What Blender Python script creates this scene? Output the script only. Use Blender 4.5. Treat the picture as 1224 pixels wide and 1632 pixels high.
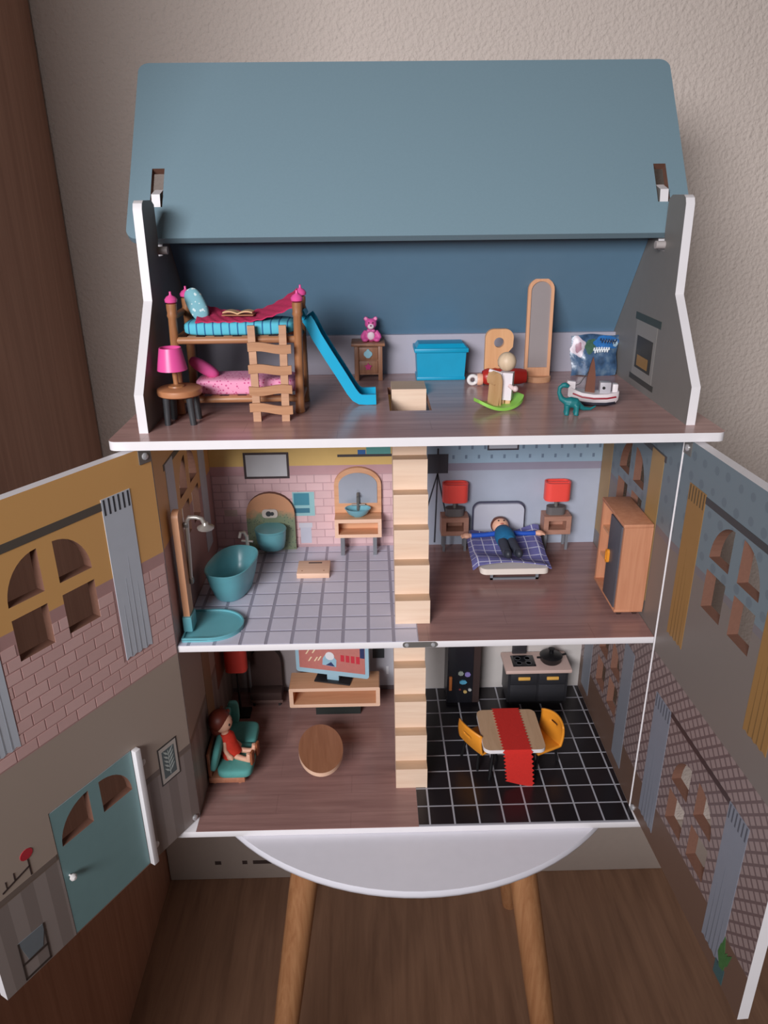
import bpy, bmesh, math, random
from mathutils import Vector, Matrix
from mathutils.geometry import tessellate_polygon
random.seed(7)
for o in list(bpy.data.objects): bpy.data.objects.remove(o)
SC = bpy.context.scene
COL = SC.collection
S = 0.01                      # everything below is in centimetres of the toy house
OX, OZ = -30.0, 77.5          # house origin -> world (room floor at z = 0)
def W3(x, y, z): return Vector(((x+OX)*S, y*S, (z+OZ)*S))
PI = math.pi

# ------------------------------------------------------------------ camera
cam = bpy.data.cameras.new('camera'); camo = bpy.data.objects.new('camera', cam); COL.objects.link(camo)
def cam_matrix(yaw, pitch, roll):
    cy, sy, cp, sp, cr, sr = math.cos(yaw), math.sin(yaw), math.cos(pitch), math.sin(pitch), math.cos(roll), math.sin(roll)
    f = Vector((sy*cp, cy*cp, -sp)); r = Vector((cy, -sy, 0)); u = r.cross(f)
    r2 = cr*r+sr*u; u2 = -sr*r+cr*u
    return Matrix((r2, u2, -f)).transposed()
m = cam_matrix(0.016476, 0.400082, -0.010629).to_4x4()
m.translation = W3(24.703, -80.995, 79.673)
camo.matrix_world = m
cam.sensor_width = 36; cam.lens = 1205.05/1632*36; cam.clip_start = 0.02; cam.clip_end = 30
SC.camera = camo

# ------------------------------------------------------------------ world, daylight, exposure
SC.view_settings.view_transform = 'Standard'; SC.view_settings.look = 'None'
SC.view_settings.gamma = 1; SC.view_settings.use_curve_mapping = False
SC.view_settings.exposure = 0.0
wd = bpy.data.worlds.new('world'); SC.world = wd; wd.use_nodes = True
wd.node_tree.nodes['Background'].inputs[0].default_value = (1.0, 0.84, 0.76, 1)
wd.node_tree.nodes['Background'].inputs[1].default_value = 0.06
def area(name, loc, target, sx, sy, power, color, spread=180):
    l = bpy.data.lights.new(name, 'AREA'); l.shape = 'RECTANGLE'; l.size = sx; l.size_y = sy; l.energy = power; l.color = color; l.spread = math.radians(spread)
    o = bpy.data.objects.new(name, l); COL.objects.link(o); o.location = W3(*loc)
    d = W3(*target)-W3(*loc); o.rotation_euler = d.to_track_quat('-Z', 'Y').to_euler()
area('window_daylight', (-68, -220, 132), (28, 10, 46), 1.15, 0.7, 15.2, (0.985, 0.97, 1.0), 78)

# ------------------------------------------------------------------ materials
MATS = {}
def lin(c): return tuple(((v/255)/12.92 if v/255 <= .04045 else ((v/255+.055)/1.055)**2.4) for v in c)+(1,)
def newmat(name):
    m = bpy.data.materials.new(name); m.use_nodes = True
    nt = m.node_tree; return m, nt, nt.nodes['Principled BSDF']
def N(nt, t, **kw):
    n = nt.nodes.new(t)
    for k, v in kw.items(): setattr(n, k, v)
    return n
def coords(nt, scale=(1, 1, 1), rot=(0, 0, 0)):
    tc = N(nt, 'ShaderNodeTexCoord'); mp = N(nt, 'ShaderNodeMapping')
    mp.inputs['Scale'].default_value = scale; mp.inputs['Rotation'].default_value = rot
    nt.links.new(tc.outputs['Object'], mp.inputs[0]); return mp.outputs[0]
def bump(nt, bs, sock, strength, dist=0.001):
    b = N(nt, 'ShaderNodeBump'); b.inputs['Strength'].default_value = strength; b.inputs['Distance'].default_value = dist
    nt.links.new(sock, b.inputs['Height']); nt.links.new(b.outputs[0], bs.inputs['Normal'])
def mixc(nt, fac, a, b):
    x = N(nt, 'ShaderNodeMix', data_type='RGBA')
    if isinstance(fac, (int, float)): x.inputs[0].default_value = fac
    else: nt.links.new(fac, x.inputs[0])
    for s, v in ((6, a), (7, b)):
        if isinstance(v, tuple): x.inputs[s].default_value = v
        else: nt.links.new(v, x.inputs[s])
    return x.outputs[2]
def mat(name, c, rough=.5, metal=0, var=.06, nscale=60, bmp=0, spec=.5):
    if name in MATS: return MATS[name]
    m, nt, bs = newmat(name)
    no = N(nt, 'ShaderNodeTexNoise'); no.inputs['Scale'].default_value = nscale; no.inputs['Detail'].default_value = 3
    nt.links.new(coords(nt), no.inputs['Vector'])
    c0 = lin(c); dk = tuple(v*(1-2*var) for v in c0[:3])+(1,); lt = tuple(min(1, v*(1+var)) for v in c0[:3])+(1,)
    nt.links.new(mixc(nt, no.outputs[0], dk, lt), bs.inputs['Base Color'])
    bs.inputs['Roughness'].default_value = rough; bs.inputs['Metallic'].default_value = metal
    bs.inputs['Specular IOR Level'].default_value = spec
    if bmp: bump(nt, bs, no.outputs[0], bmp)
    MATS[name] = m; return m
def wood(name, c1, c2, rough=.5, axis=2, fine=140, long=9, bmp=.05):
    if name in MATS: return MATS[name]
    m, nt, bs = newmat(name)
    sc = [fine]*3; sc[axis] = long
    v = coords(nt, tuple(sc))
    no = N(nt, 'ShaderNodeTexNoise'); no.inputs['Scale'].default_value = 1; no.inputs['Detail'].default_value = 5; no.inputs['Roughness'].default_value = .62
    no.inputs['Distortion'].default_value = .5
    nt.links.new(v, no.inputs['Vector'])
    rp = N(nt, 'ShaderNodeValToRGB'); rp.color_ramp.elements[0].position = .3; rp.color_ramp.elements[1].position = .7
    rp.color_ramp.elements[0].color = lin(c1); rp.color_ramp.elements[1].color = lin(c2)
    nt.links.new(no.outputs[0], rp.inputs[0]); nt.links.new(rp.outputs[0], bs.inputs['Base Color'])
    bs.inputs['Roughness'].default_value = rough
    if bmp: bump(nt, bs, no.outputs[0], bmp, .0004)
    MATS[name] = m; return m
def zones(name, lst, rough=.45, pattern=None):
    """printed board: constant colour bands by height (cm); lst = [(z_from, colour), ...] ascending"""
    m, nt, bs = newmat(name)
    tc = N(nt, 'ShaderNodeTexCoord'); sp = N(nt, 'ShaderNodeSeparateXYZ'); nt.links.new(tc.outputs['Object'], sp.inputs[0])
    col = lin(lst[0][1])
    if pattern: col = pattern(nt, lst[0][1], 0, tc) or col
    for i, (z, c) in enumerate(lst[1:], 1):
        g = N(nt, 'ShaderNodeMath', operation='GREATER_THAN'); nt.links.new(sp.outputs[2], g.inputs[0]); g.inputs[1].default_value = z*S
        cc = lin(c)
        if pattern: cc = pattern(nt, c, i, tc) or cc
        col = mixc(nt, g.outputs[0], col, cc)
    nt.links.new(col, bs.inputs['Base Color']); bs.inputs['Roughness'].default_value = rough
    return m

WHITE = mat('white_edge', (232, 228, 230), .45, var=.02)
BOARD = mat('white_board_back', (205, 200, 196), .6, var=.03)
MDF = mat('cut_fibreboard', (124, 86, 70), .8, var=.08, nscale=300)
CHROME = mat('chrome', (205, 205, 208), .25, .45, var=.02)
STEEL = mat('brushed_steel', (128, 124, 120), .35, .4, var=.05)
BLACK = mat('black_plastic', (22, 21, 23), .4, var=.1)
DGREY = mat('dark_grey_metal', (62, 63, 66), .45, var=.08)
MGREY = mat('grey_metal_leg', (118, 120, 126), .45, var=.05)
TEAL = mat('teal_plastic', (108, 176, 186), .3, var=.04)
OAK = wood('light_oak', (205, 150, 112), (222, 170, 132), .5, 0)
OAKV = wood('light_oak_upright', (206, 148, 110), (222, 168, 130), .5, 2)
OAKEDGE = wood('pale_oak_edge', (226, 184, 156), (236, 198, 172), .5, 0)
BEDWOOD = wood('honey_bed_wood', (150, 98, 62), (176, 122, 82), .42, 2, 200, 20)
BEDWOODX = wood('honey_bed_wood_rail', (158, 106, 72), (184, 132, 94), .42, 0, 200, 20)
PINE = wood('pale_pine', (226, 194, 168), (240, 214, 190), .55, 0, 110, 6)
PINESHADE = wood('pale_pine_shaded_tread', (196, 162, 132), (212, 180, 150), .55, 0, 110, 6)  # same pine, darkened: shade of the low light painted onto the treads
RED = mat('red_lamp_shade', (244, 82, 72), .4, var=.03)
PINK = mat('hot_pink_plastic', (234, 88, 160), .35, var=.04)
SKIN = mat('doll_skin', (232, 178, 150), .5, var=.03)
BROWNHAIR = mat('brown_doll_hair', (104, 52, 34), .5, var=.1)

# ------------------------------------------------------------------ mesh builder
class MB:
    def __init__(s, off=(0, 0, 0)): s.v = []; s.f = []; s.m = []; s.off = Vector(off); s.M = None
    def add(s, vs, fs, mi=0):
        b = len(s.v)
        for v in vs:
            v = Vector(v)
            if s.M is not None: v = s.M @ v
            s.v.append(v - s.off)
        for k, f in enumerate(fs):
            s.f.append([b+i for i in f]); s.m.append(mi[k] if isinstance(mi, list) else mi)
        return s
    def box(s, x0, x1, y0, y1, z0, z1, b=0, mi=0, seg=2):
        if b <= 0:
            vs = [(x, y, z) for z in (z0, z1) for y in (y0, y1) for x in (x0, x1)]
            return s.add(vs, [(0, 2, 3, 1), (4, 5, 7, 6), (0, 1, 5, 4), (2, 6, 7, 3), (0, 4, 6, 2), (1, 3, 7, 5)], mi)
        bm = bmesh.new(); bmesh.ops.create_cube(bm, size=1)
        for v in bm.verts: v.co = Vector(((x0+x1)/2+v.co.x*(x1-x0), (y0+y1)/2+v.co.y*(y1-y0), (z0+z1)/2+v.co.z*(z1-z0)))
        bmesh.ops.bevel(bm, geom=bm.edges[:], offset=b, segments=seg, profile=.5, affect='EDGES')
        bm.verts.index_update()
        s.add([v.co.copy() for v in bm.verts], [[v.index for v in f.verts] for f in bm.faces], mi); bm.free(); return s
    def tube(s, path, r, n=12, mi=0, sx=1):
        path = [Vector(p) for p in path]; k = len(path)
        if not isinstance(r, (list, tuple)): r = [r]*k
        vs = []; prev = None
        for i, p in enumerate(path):
            t = (path[min(i+1, k-1)]-path[max(i-1, 0)]).normalized()
            if prev is None:
                a = Vector((0, 0, 1)) if abs(t.z) < .9 else Vector((1, 0, 0))
                u = t.cross(a).normalized()
            else: u = (prev - t*prev.dot(t)).normalized()
            prev = u; w = t.cross(u)
            for j in range(n):
                a = 2*PI*j/n; vs.append(p+u*math.cos(a)*r[i]*sx+w*math.sin(a)*r[i])
        fs = [(i*n+j, i*n+(j+1) % n, (i+1)*n+(j+1) % n, (i+1)*n+j) for i in range(k-1) for j in range(n)]
        fs += [tuple(range(n))[::-1], tuple((k-1)*n+j for j in range(n))]
        return s.add(vs, fs, mi)
    def cyl(s, p0, p1, r0, r1=None, n=16, mi=0): return s.tube([p0, p1], [r0, r0 if r1 is None else r1], n, mi)
    def lathe(s, prof, c=(0, 0, 0), n=28, axis='z', sx=1, sy=1, mi=0):
        vs = []; k = len(prof); c = Vector(c)
        for r, h in prof:
            for j in range(n):
                a = 2*PI*j/n; p = (r*math.cos(a)*sx, r*math.sin(a)*sy, h)
                if axis == 'x': p = (p[2], p[0], p[1])
                if axis == 'y': p = (p[0], p[2], p[1])
                vs.append(c+Vector(p))
        fs = [(i*n+j, i*n+(j+1) % n, (i+1)*n+(j+1) % n, (i+1)*n+j) for i in range(k-1) for j in range(n)]
        if prof[0][0] > 1e-6: fs.append(tuple(range(n))[::-1])
        if prof[-1][0] > 1e-6: fs.append(tuple((k-1)*n+j for j in range(n)))
        return s.add(vs, fs, mi)
    def ell(s, c, r, n=20, mm=12, e=1.0, mi=0):
        if not isinstance(r, (list, tuple)): r = (r, r, r)
        def pw(v): return math.copysign(abs(v)**e, v)
        vs = []; c = Vector(c)
        for i in range(mm+1):
            ph = -PI/2+PI*i/mm
            for j in range(n):
                a = 2*PI*j/n
                vs.append(c+Vector((r[0]*pw(math.cos(a))*pw(math.cos(ph)), r[1]*pw(math.sin(a))*pw(math.cos(ph)), r[2]*pw(math.sin(ph)))))
        fs = [(i*n+j, i*n+(j+1) % n, (i+1)*n+(j+1) % n, (i+1)*n+j) for i in range(mm) for j in range(n)]
        return s.add(vs, fs, mi)
    def prism(s, poly, axis, a, b, holes=(), mi=(0, 0, 0, 0)):
        """poly in the plane normal to axis; mi = (cap at a, cap at b, outer rim, hole rims)"""
        def P(p, h): return {'x': (h, p[0], p[1]), 'y': (p[0], h, p[1]), 'z': (p[0], p[1], h)}[axis]
        loops = [list(poly)]+[list(h) for h in holes]; flat = [p for l in loops for p in l]; n = len(flat)
        tris = tessellate_polygon([[Vector((p[0], p[1], 0)) for p in l] for l in loops])
        vs = [P(p, a) for p in flat]+[P(p, b) for p in flat]; fs = []; ms = []
        for t in tris: fs.append(tuple(t)); ms.append(mi[0]); fs.append(tuple(n+i for i in reversed(t))); ms.append(mi[1])
        k = 0
        for li, l in enumerate(loops):
            for i in range(len(l)):
                j = (i+1) % len(l); fs.append((k+i, k+j, n+k+j, n+k+i)); ms.append(mi[2] if li == 0 else mi[3])
            k += len(l)
        return s.add(vs, fs, ms)
    def sheet(s, fn, nu, nv, th=.1, mi=0):
        """fn(u,v)->point, thickened downwards"""
        vs = [Vector(fn(i/nu, j/nv)) for i in range(nu+1) for j in range(nv+1)]; k = len(vs); w = nv+1
        vs += [v-Vector((0, 0, th)) for v in vs]; fs = []
        for i in range(nu):
            for j in range(nv):
                q = (i*w+j, (i+1)*w+j, (i+1)*w+j+1, i*w+j+1); fs.append(q); fs.append(tuple(k+x for x in reversed(q)))
        rim = [i*w for i in range(nu+1)]+[nu*w+j for j in range(1, nv+1)]+[i*w+nv for i in range(nu-1, -1, -1)]+[j for j in range(nv-1, 0, -1)]
        for i in range(len(rim)):
            a, b = rim[i], rim[(i+1) % len(rim)]; fs.append((a, k+a, k+b, b))
        return s.add(vs, fs, mi)
def mesh_from(mb, name, mats, smooth=40):
    me = bpy.data.meshes.new(name)
    me.from_pydata([v*S for v in mb.v], [], mb.f)
    for mt in (mats if isinstance(mats, (list, tuple)) else [mats]): me.materials.append(mt)
    me.polygons.foreach_set('material_index', mb.m)
    bm = bmesh.new(); bm.from_mesh(me); bmesh.ops.remove_doubles(bm, verts=bm.verts, dist=1e-6)
    bmesh.ops.recalc_face_normals(bm, faces=bm.faces); bm.to_mesh(me); bm.free()
    if smooth:
        me.shade_smooth(); me.set_sharp_from_angle(angle=math.radians(smooth))
    return me
def link(name, me, parent=None, loc=None, rz=0):
    o = bpy.data.objects.new(name, me); COL.objects.link(o); o.parent = parent
    if loc is not None: o.location = loc
    o.rotation_euler.z = rz
    return o
def tag(o, label=None, cat=None, group=None, kind=None):
    if label: o['label'] = label
    if cat: o['category'] = cat
    if group: o['group'] = group
    if kind: o['kind'] = kind
    return o
class Thing:
    def __init__(s, name, label, cat, loc, rz=0, group=None, local=False):
        s.loc = Vector(loc); s.local = local
        s.o = link(name, None, None, W3(*loc), rz); tag(s.o, label, cat, group)
    def mb(s): return MB((0, 0, 0) if s.local else s.loc)
    def part(s, name, mb, mats, parent=None, label=None, smooth=40, remesh=0, subsurf=0, bevel=0):
        o = link(name, mesh_from(mb, name, mats, smooth), parent or s.o)
        if remesh:
            md = o.modifiers.new('remesh', 'REMESH'); md.mode = 'VOXEL'; md.voxel_size = remesh*S; md.use_smooth_shade = True
            sm = o.modifiers.new('smooth', 'SMOOTH'); sm.factor = .5; sm.iterations = 4
        if label: o['label'] = label
        return o
    def copy(s, loc, rz=0, label=None):
        def rec(o, par):
            c = o.copy(); COL.objects.link(c); c.parent = par
            for ch in o.children: rec(ch, c)
            return c
        c = rec(s.o, None); c.location = W3(*loc); c.rotation_euler.z = rz
        if label: c['label'] = label
        return c
def solo(name, mb_fn, mats, label, cat, loc, rz=0, group=None, local=False, smooth=40, remesh=0, kind=None):
    mb = MB((0, 0, 0) if local else loc); mb_fn(mb)
    o = link(name, mesh_from(mb, name, mats, smooth), None, W3(*loc), rz); tag(o, label, cat, group, kind)
    if remesh:
        md = o.modifiers.new('remesh', 'REMESH'); md.mode = 'VOXEL'; md.voxel_size = remesh*S; md.use_smooth_shade = True
    return o
def struct(name, mb, mats, loc=(0, 0, 0)):
    o = link(name, mesh_from(mb, name, mats), None, W3(*loc)); o['kind'] = 'structure'; return o
def rrect(x0, x1, y0, y1, r, n=6, corners=(1, 1, 1, 1)):
    """rounded rectangle, corners order: (x0y0, x1y0, x1y1, x0y1)"""
    out = []
    for k, (cx, cy, a0) in enumerate(((x0+r, y0+r, PI), (x1-r, y0+r, 1.5*PI), (x1-r, y1-r, 0), (x0+r, y1-r, .5*PI))):
        if not corners[k]:
            out.append(((x0, y0), (x1, y0), (x1, y1), (x0, y1))[k]); continue
        for i in range(n+1):
            a = a0+.5*PI*i/n; out.append((cx+r*math.cos(a), cy+r*math.sin(a)))
    return out
def rect(x0, x1, y0, y1): return [(x0, y0), (x1, y0), (x1, y1), (x0, y1)]
def arch(x0, x1, z0, zs, z1, n=14):
    c = (x0+x1)/2; r = (x1-x0)/2
    return [(x0, z0), (x1, z0)]+[(c+r*math.cos(PI*i/n), zs+(z1-zs)*math.sin(PI*i/n)) for i in range(n+1)]
def ellipse(cx, cy, rx, ry, n=32): return [(cx+rx*math.cos(2*PI*i/n), cy+ry*math.sin(2*PI*i/n)) for i in range(n)]
def window_holes(c, zb, n=10):
    out = [rect(c-4.95, c-.9, zb, zb+4.6), rect(c+.9, c+4.95, zb, zb+4.6)]
    for s in (-1, 1):
        out.append([(c+s*.9, zb+6.0)]+[(c+s*(.9+4.05*math.cos(.5*PI*i/n)), zb+6.0+4.7*math.sin(.5*PI*i/n)) for i in range(n+1)])
    return out
def clip_rects(rects, holes):
    for hx0, hx1, hy0, hy1 in holes:
        nxt = []
        for x0, x1, y0, y1 in rects:
            if x1 <= hx0 or x0 >= hx1 or y1 <= hy0 or y0 >= hy1: nxt.append((x0, x1, y0, y1)); continue
            if x0 < hx0: nxt.append((x0, hx0, y0, y1))
            if x1 > hx1: nxt.append((hx1, x1, y0, y1))
            if y0 < hy0: nxt.append((max(x0, hx0), min(x1, hx1), y0, hy0))
            if y1 > hy1: nxt.append((max(x0, hx0), min(x1, hx1), hy1, y1))
        rects = nxt
    return [r for r in rects if r[1]-r[0] > .15 and r[3]-r[2] > .15]
PCACHE = {}
def pieces(name, rects, parent, mats, plane, base, th=.05):
    """thin plates on a floor ('z') or an upright board ('y', facing -y or +y by sign of th); meshes are shared between equal sizes"""
    for k, (a0, a1, b0, b1) in enumerate(rects):
        mt = mats[k % len(mats)] if len(mats) == 1 else random.choice(mats)
        key = (plane, round(a1-a0, 2), round(b1-b0, 2), th, mt.name)
        if key not in PCACHE:
            mb = MB()
            if plane == 'z': mb.box(0, a1-a0, 0, b1-b0, 0, th)
            else: mb.box(0, a1-a0, min(0, th), max(0, th), 0, b1-b0)
            PCACHE[key] = mesh_from(mb, name, mt, 0)
        loc = Vector((a0, b0, base) if plane == 'z' else (a0, base, b0))*S
        link(name, PCACHE[key], parent, loc)
def brick_rects(x0, x1, z0, z1, w, h, g):
    out = []; r = 0; z = z1
    while z-h >= z0-.05:
        x = x0-(w/2 if r % 2 else 0)
        while x < x1:
            a, b = max(x, x0), min(x+w, x1)
            if b-a > .3: out.append((a+g/2, b-g/2, z-h+g/2, z-g/2))
            x += w
        z -= h; r += 1
    return out

H1, H2, D = 27.7, 55.3, 28.2
A, B, G = H2, H1, 0.0

# ================================================================== THE ROOM
m, nt, bs = newmat('woodchip_plaster')
no = N(nt, 'ShaderNodeTexNoise'); no.inputs['Scale'].default_value = 150; no.inputs['Detail'].default_value = 4
nt.links.new(coords(nt), no.inputs['Vector'])
bs.inputs['Base Color'].default_value = lin((224, 210, 200)); bs.inputs['Roughness'].default_value = .85
bump(nt, bs, no.outputs[0], .65, .006)
PLASTER = m
LAMINATE = wood('laminate_floor', (118, 86, 66), (146, 110, 86), .42, 1, 40, 3)
CABWOOD = wood('brown_wardrobe_veneer', (172, 126, 104), (196, 148, 124), .5, 2, 60, 2.5)
WY, FZ = 58.8, -77.5
struct('wall_back', MB().box(-140, 230, WY, WY+8, FZ, 190), PLASTER)
struct('floor', MB().box(-140, 230, -190, WY, FZ-4, FZ), LAMINATE)
bb = struct('baseboard_back', MB().box(-27, 230, WY-1.2, WY, FZ, FZ+15, .3), mat('baseboard_paint', (176, 162, 152), .6, var=.03))
mk = MB()
for x0, x1 in ((-15.5, -14), (-8.8, -7.6), (-6.2, -.4)): mk.box(x0, x1, WY-1.28, WY-1.2, FZ+5.0, FZ+6.1)
link('printed_mark', mesh_from(mk, 'printed_mark', mat('faded_print', (70, 56, 52), .8)), bb)
t = Thing('wardrobe', 'tall brown wood-veneer wardrobe side at the left edge of the picture', 'wardrobe', (-57, 25, FZ))
t.part('side_panel', t.mb().box(-29, -27.1, -30, 58.2, FZ+.05, 135), CABWOOD)
t.part('body', t.mb().box(-87, -29, -28, 58.2, FZ+6, 135), CABWOOD)
for x0, x1 in ((-86.8, -58.2), (-57.8, -29.2)): t.part('door', t.mb().box(x0, x1, -30, -28.1, FZ+7, 134, .15), CABWOOD)
t.part('plinth', t.mb().box(-86, -29, -26, 58, FZ+.05, FZ+6), CABWOOD)

# round table that carries the house
t = Thing('round_table', 'round white tabletop on splayed wooden legs under the dollhouse', 'table', (30.2, 22.9, FZ))
t.part('tabletop', t.mb().lathe([(0, -3.0), (34.2, -3.0), (35.3, -2.2), (35.5, -1.6), (35.3, -1.02), (0, -1.02)], (30.2, 22.9, 0), 96), mat('white_tabletop', (232, 230, 238), .35, var=.02))
LEGW = wood('pine_table_leg', (158, 106, 68), (186, 134, 92), .5, 2, 120, 5)
for sx in (-1, 1):
    for sy in (-1, 1):
        p = []
        for z, a in ((-3.2, 14.8), (-40, 20.2), (FZ, 25.6)): p.append((30.2+sx*a, 22.9+sy*a, z))
        t.part('leg', t.mb().tube(p, [2.3, 2.15, 1.6], 20), LEGW)
t.part('apron', t.mb().box(14, 46.4, 21.9, 23.9, -5.5, -3.05).box(29.2, 31.2, 7, 39, -5.5, -3.05), DGREY)

# ================================================================== THE DOLLHOUSE
DH = Thing('dollhouse', 'open three-storey white wooden dollhouse with blue-grey roof on round table', 'dollhouse', (0, 0, 0))
def dots(base, dot):
    def f(nt, c, i, tc):
        if i != dot: return None
        mp = N(nt, 'ShaderNodeMapping'); mp.inputs['Scale'].default_value = (40, 40, 40); nt.links.new(tc.outputs['Object'], mp.inputs[0])
        v = N(nt, 'ShaderNodeTexVoronoi'); v.inputs['Scale'].default_value = 1; v.inputs['Randomness'].default_value = .15
        nt.links.new(mp.outputs[0], v.inputs['Vector'])
        l = N(nt, 'ShaderNodeMath', operation='LESS_THAN'); nt.links.new(v.outputs['Distance'], l.inputs[0]); l.inputs[1].default_value = .22
        return mixc(nt, l.outputs[0], lin(c), lin(base))
    return f
def lattice(idx):
    def f(nt, c, i, tc):
        if i != idx: return None
        sp = N(nt, 'ShaderNodeSeparateXYZ'); nt.links.new(tc.outputs['Object'], sp.inputs[0])
        ad = N(nt, 'ShaderNodeMath', operation='ADD'); nt.links.new(sp.outputs[0], ad.inputs[0]); nt.links.new(sp.outputs[1], ad.inputs[1])
        mx = None
        for sg in (1, -1):
            a = N(nt, 'ShaderNodeMath', operation='MULTIPLY_ADD'); nt.links.new(sp.outputs[2], a.inputs[0]); a.inputs[1].default_value = sg; nt.links.new(ad.outputs[0], a.inputs[2])
            b = N(nt, 'ShaderNodeMath', operation='MULTIPLY'); nt.links.new(a.outputs[0], b.inputs[0]); b.inputs[1].default_value = 62
            fr = N(nt, 'ShaderNodeMath', operation='FRACT'); nt.links.new(b.outputs[0], fr.inputs[0])
            lt = N(nt, 'ShaderNodeMath', operation='LESS_THAN'); nt.links.new(fr.outputs[0], lt.inputs[0]); lt.inputs[1].default_value = .26
            if mx is None: mx = lt
            else:
                q = N(nt, 'ShaderNodeMath', operation='MAXIMUM'); nt.links.new(mx.outputs[0], q.inputs[0]); nt.links.new(lt.outputs[0], q.inputs[1]); mx = q
        return mixc(nt, mx.outputs[0], lin((146, 128, 126)), lin((106, 88, 88)))
    return f
def stripes(idx, alt):
    def f(nt, c, i, tc):
        if i != idx: return None
        sp = N(nt, 'ShaderNodeSeparateXYZ'); nt.links.new(tc.outputs['Object'], sp.inputs[0])
        ad = N(nt, 'ShaderNodeMath', operation='ADD'); nt.links.new(sp.outputs[0], ad.inputs[0]); nt.links.new(sp.outputs[1], ad.inputs[1])
        b = N(nt, 'ShaderNodeMath', operation='MULTIPLY'); nt.links.new(ad.outputs[0], b.inputs[0]); b.inputs[1].default_value = 33
        fr = N(nt, 'ShaderNodeMath', operation='FRACT'); nt.links.new(b.outputs[0], fr.inputs[0])
        lt = N(nt, 'ShaderNodeMath', operation='LESS_THAN'); nt.links.new(fr.outputs[0], lt.inputs[0]); lt.inputs[1].default_value = .5
        return mixc(nt, lt.outputs[0], lin(c), lin(alt))
    return f
YEL, PNK, BRK = (226, 172, 106), (196, 152, 148), (212, 178, 176)
TAUPE, WAIN, WAIN2 = (174, 157, 144), (152, 140, 135), (136, 124, 119)
BLU, LAV, PALE = (112, 126, 134), (150, 146, 162), (178, 180, 192)
LEFTPRINT = zones('print_left_side', [(0, WAIN), (12.0, (128, 112, 100)), (12.9, TAUPE), (26.9, (186, 144, 140)), (41.0, YEL)], .45, stripes(0, WAIN2))
RIGHTPRINT = zones('print_right_side_dimmed', [(0, (106, 82, 70)), (6.5, (118, 98, 97)), (26.0, (122, 113, 108)), (40.4, (116, 110, 114)), (41.3, BLU)], .45, lambda nt, c, i, tc: lattice(1)(nt, c, i, tc) or dots((102, 115, 124), 4)(nt, c, i, tc))  # printed bands, tones darkened so the colour carries this side's dim light
WOODPRINT = None
def woodprint(name, ca, cb):
    m, nt, bs = newmat(name)
    v = coords(nt, (6, 90, 6))
    no = N(nt, 'ShaderNodeTexNoise'); no.inputs['Scale'].default_value = 1; no.inputs['Detail'].default_value = 6; no.inputs['Roughness'].default_value = .6
    nt.links.new(v, no.inputs['Vector'])
    rp = N(nt, 'ShaderNodeValToRGB'); rp.color_ramp.elements[0].position = .3; rp.color_ramp.elements[1].position = .72
    rp.color_ramp.elements[0].color = lin(ca); rp.color_ramp.elements[1].color = lin(cb)
    nt.links.new(no.outputs[0], rp.inputs[0])
    tc = N(nt, 'ShaderNodeTexCoord'); br = N(nt, 'ShaderNodeTexBrick'); nt.links.new(tc.outputs['Object'], br.inputs['Vector'])
    br.inputs['Scale'].default_value = 1; br.inputs['Brick Width'].default_value = .21; br.inputs['Row Height'].default_value = .036; br.inputs['Mortar Size'].default_value = .0006
    br.inputs['Color1'].default_value = (1, 1, 1, 1); br.inputs['Color2'].default_value = (.92, .92, .92, 1); br.inputs['Mortar'].default_value = (.85, .85, .85, 1)
    mu = N(nt, 'ShaderNodeMix', data_type='RGBA', blend_type='MULTIPLY'); mu.inputs[0].default_value = 1
    nt.links.new(rp.outputs[0], mu.inputs[6]); nt.links.new(br.outputs[0], mu.inputs[7])
    nt.links.new(mu.outputs[2], bs.inputs['Base Color']); bs.inputs['Roughness'].default_value = .24
    return m
WOODPRINT = woodprint('brown_plank_print', (140, 105, 100), (170, 132, 125))
ATTICWOOD = woodprint('attic_plank_print_sheen', (164, 126, 120), (196, 156, 148))  # same planks as the lower rooms, lightened to paint in the floor sheen

# floors
base = DH.part('base_floor', DH.mb().box(-3.6, 63.5, -2.95, 29.2, -1.0, 0, .12), WHITE)
lf = DH.part('living_room_floor', DH.mb().box(.02, 30.3, -2.9, D-.02, -.02, .05), WOODPRINT, base)
kf = DH.part('kitchen_floor', DH.mb().box(30.3, 59.98, -2.9, D-.02, -.02, .03), mat('pale_grey_joint', (176, 176, 184), .35, var=.03), base)
mid = DH.part('middle_floor', DH.mb().box(.02, 59.98, 0, D-.02, H1-.95, H1-.04, .08), WHITE)
bf = DH.part('bathroom_floor', DH.mb().box(.05, 30.25, .06, D-.03, H1-.06, H1-.01), mat('grey_joint', (160, 157, 174), .4, var=.03), mid)
DH.part('bedroom_floor', DH.mb().box(30.25, 59.95, .06, D-.03, H1-.06, H1), WOODPRINT, mid)
stair_hole = rect(27.0, 32.1, 8.0, 20.0)
att = DH.part('attic_floor', DH.mb().prism(rrect(-3.7, 63.4, -2.9, 29.3, 1.0), 'z', H2-1.0, H2, [stair_hole], (0, 1, 0, 2)), [WHITE, ATTICWOOD, MDF])
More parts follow.
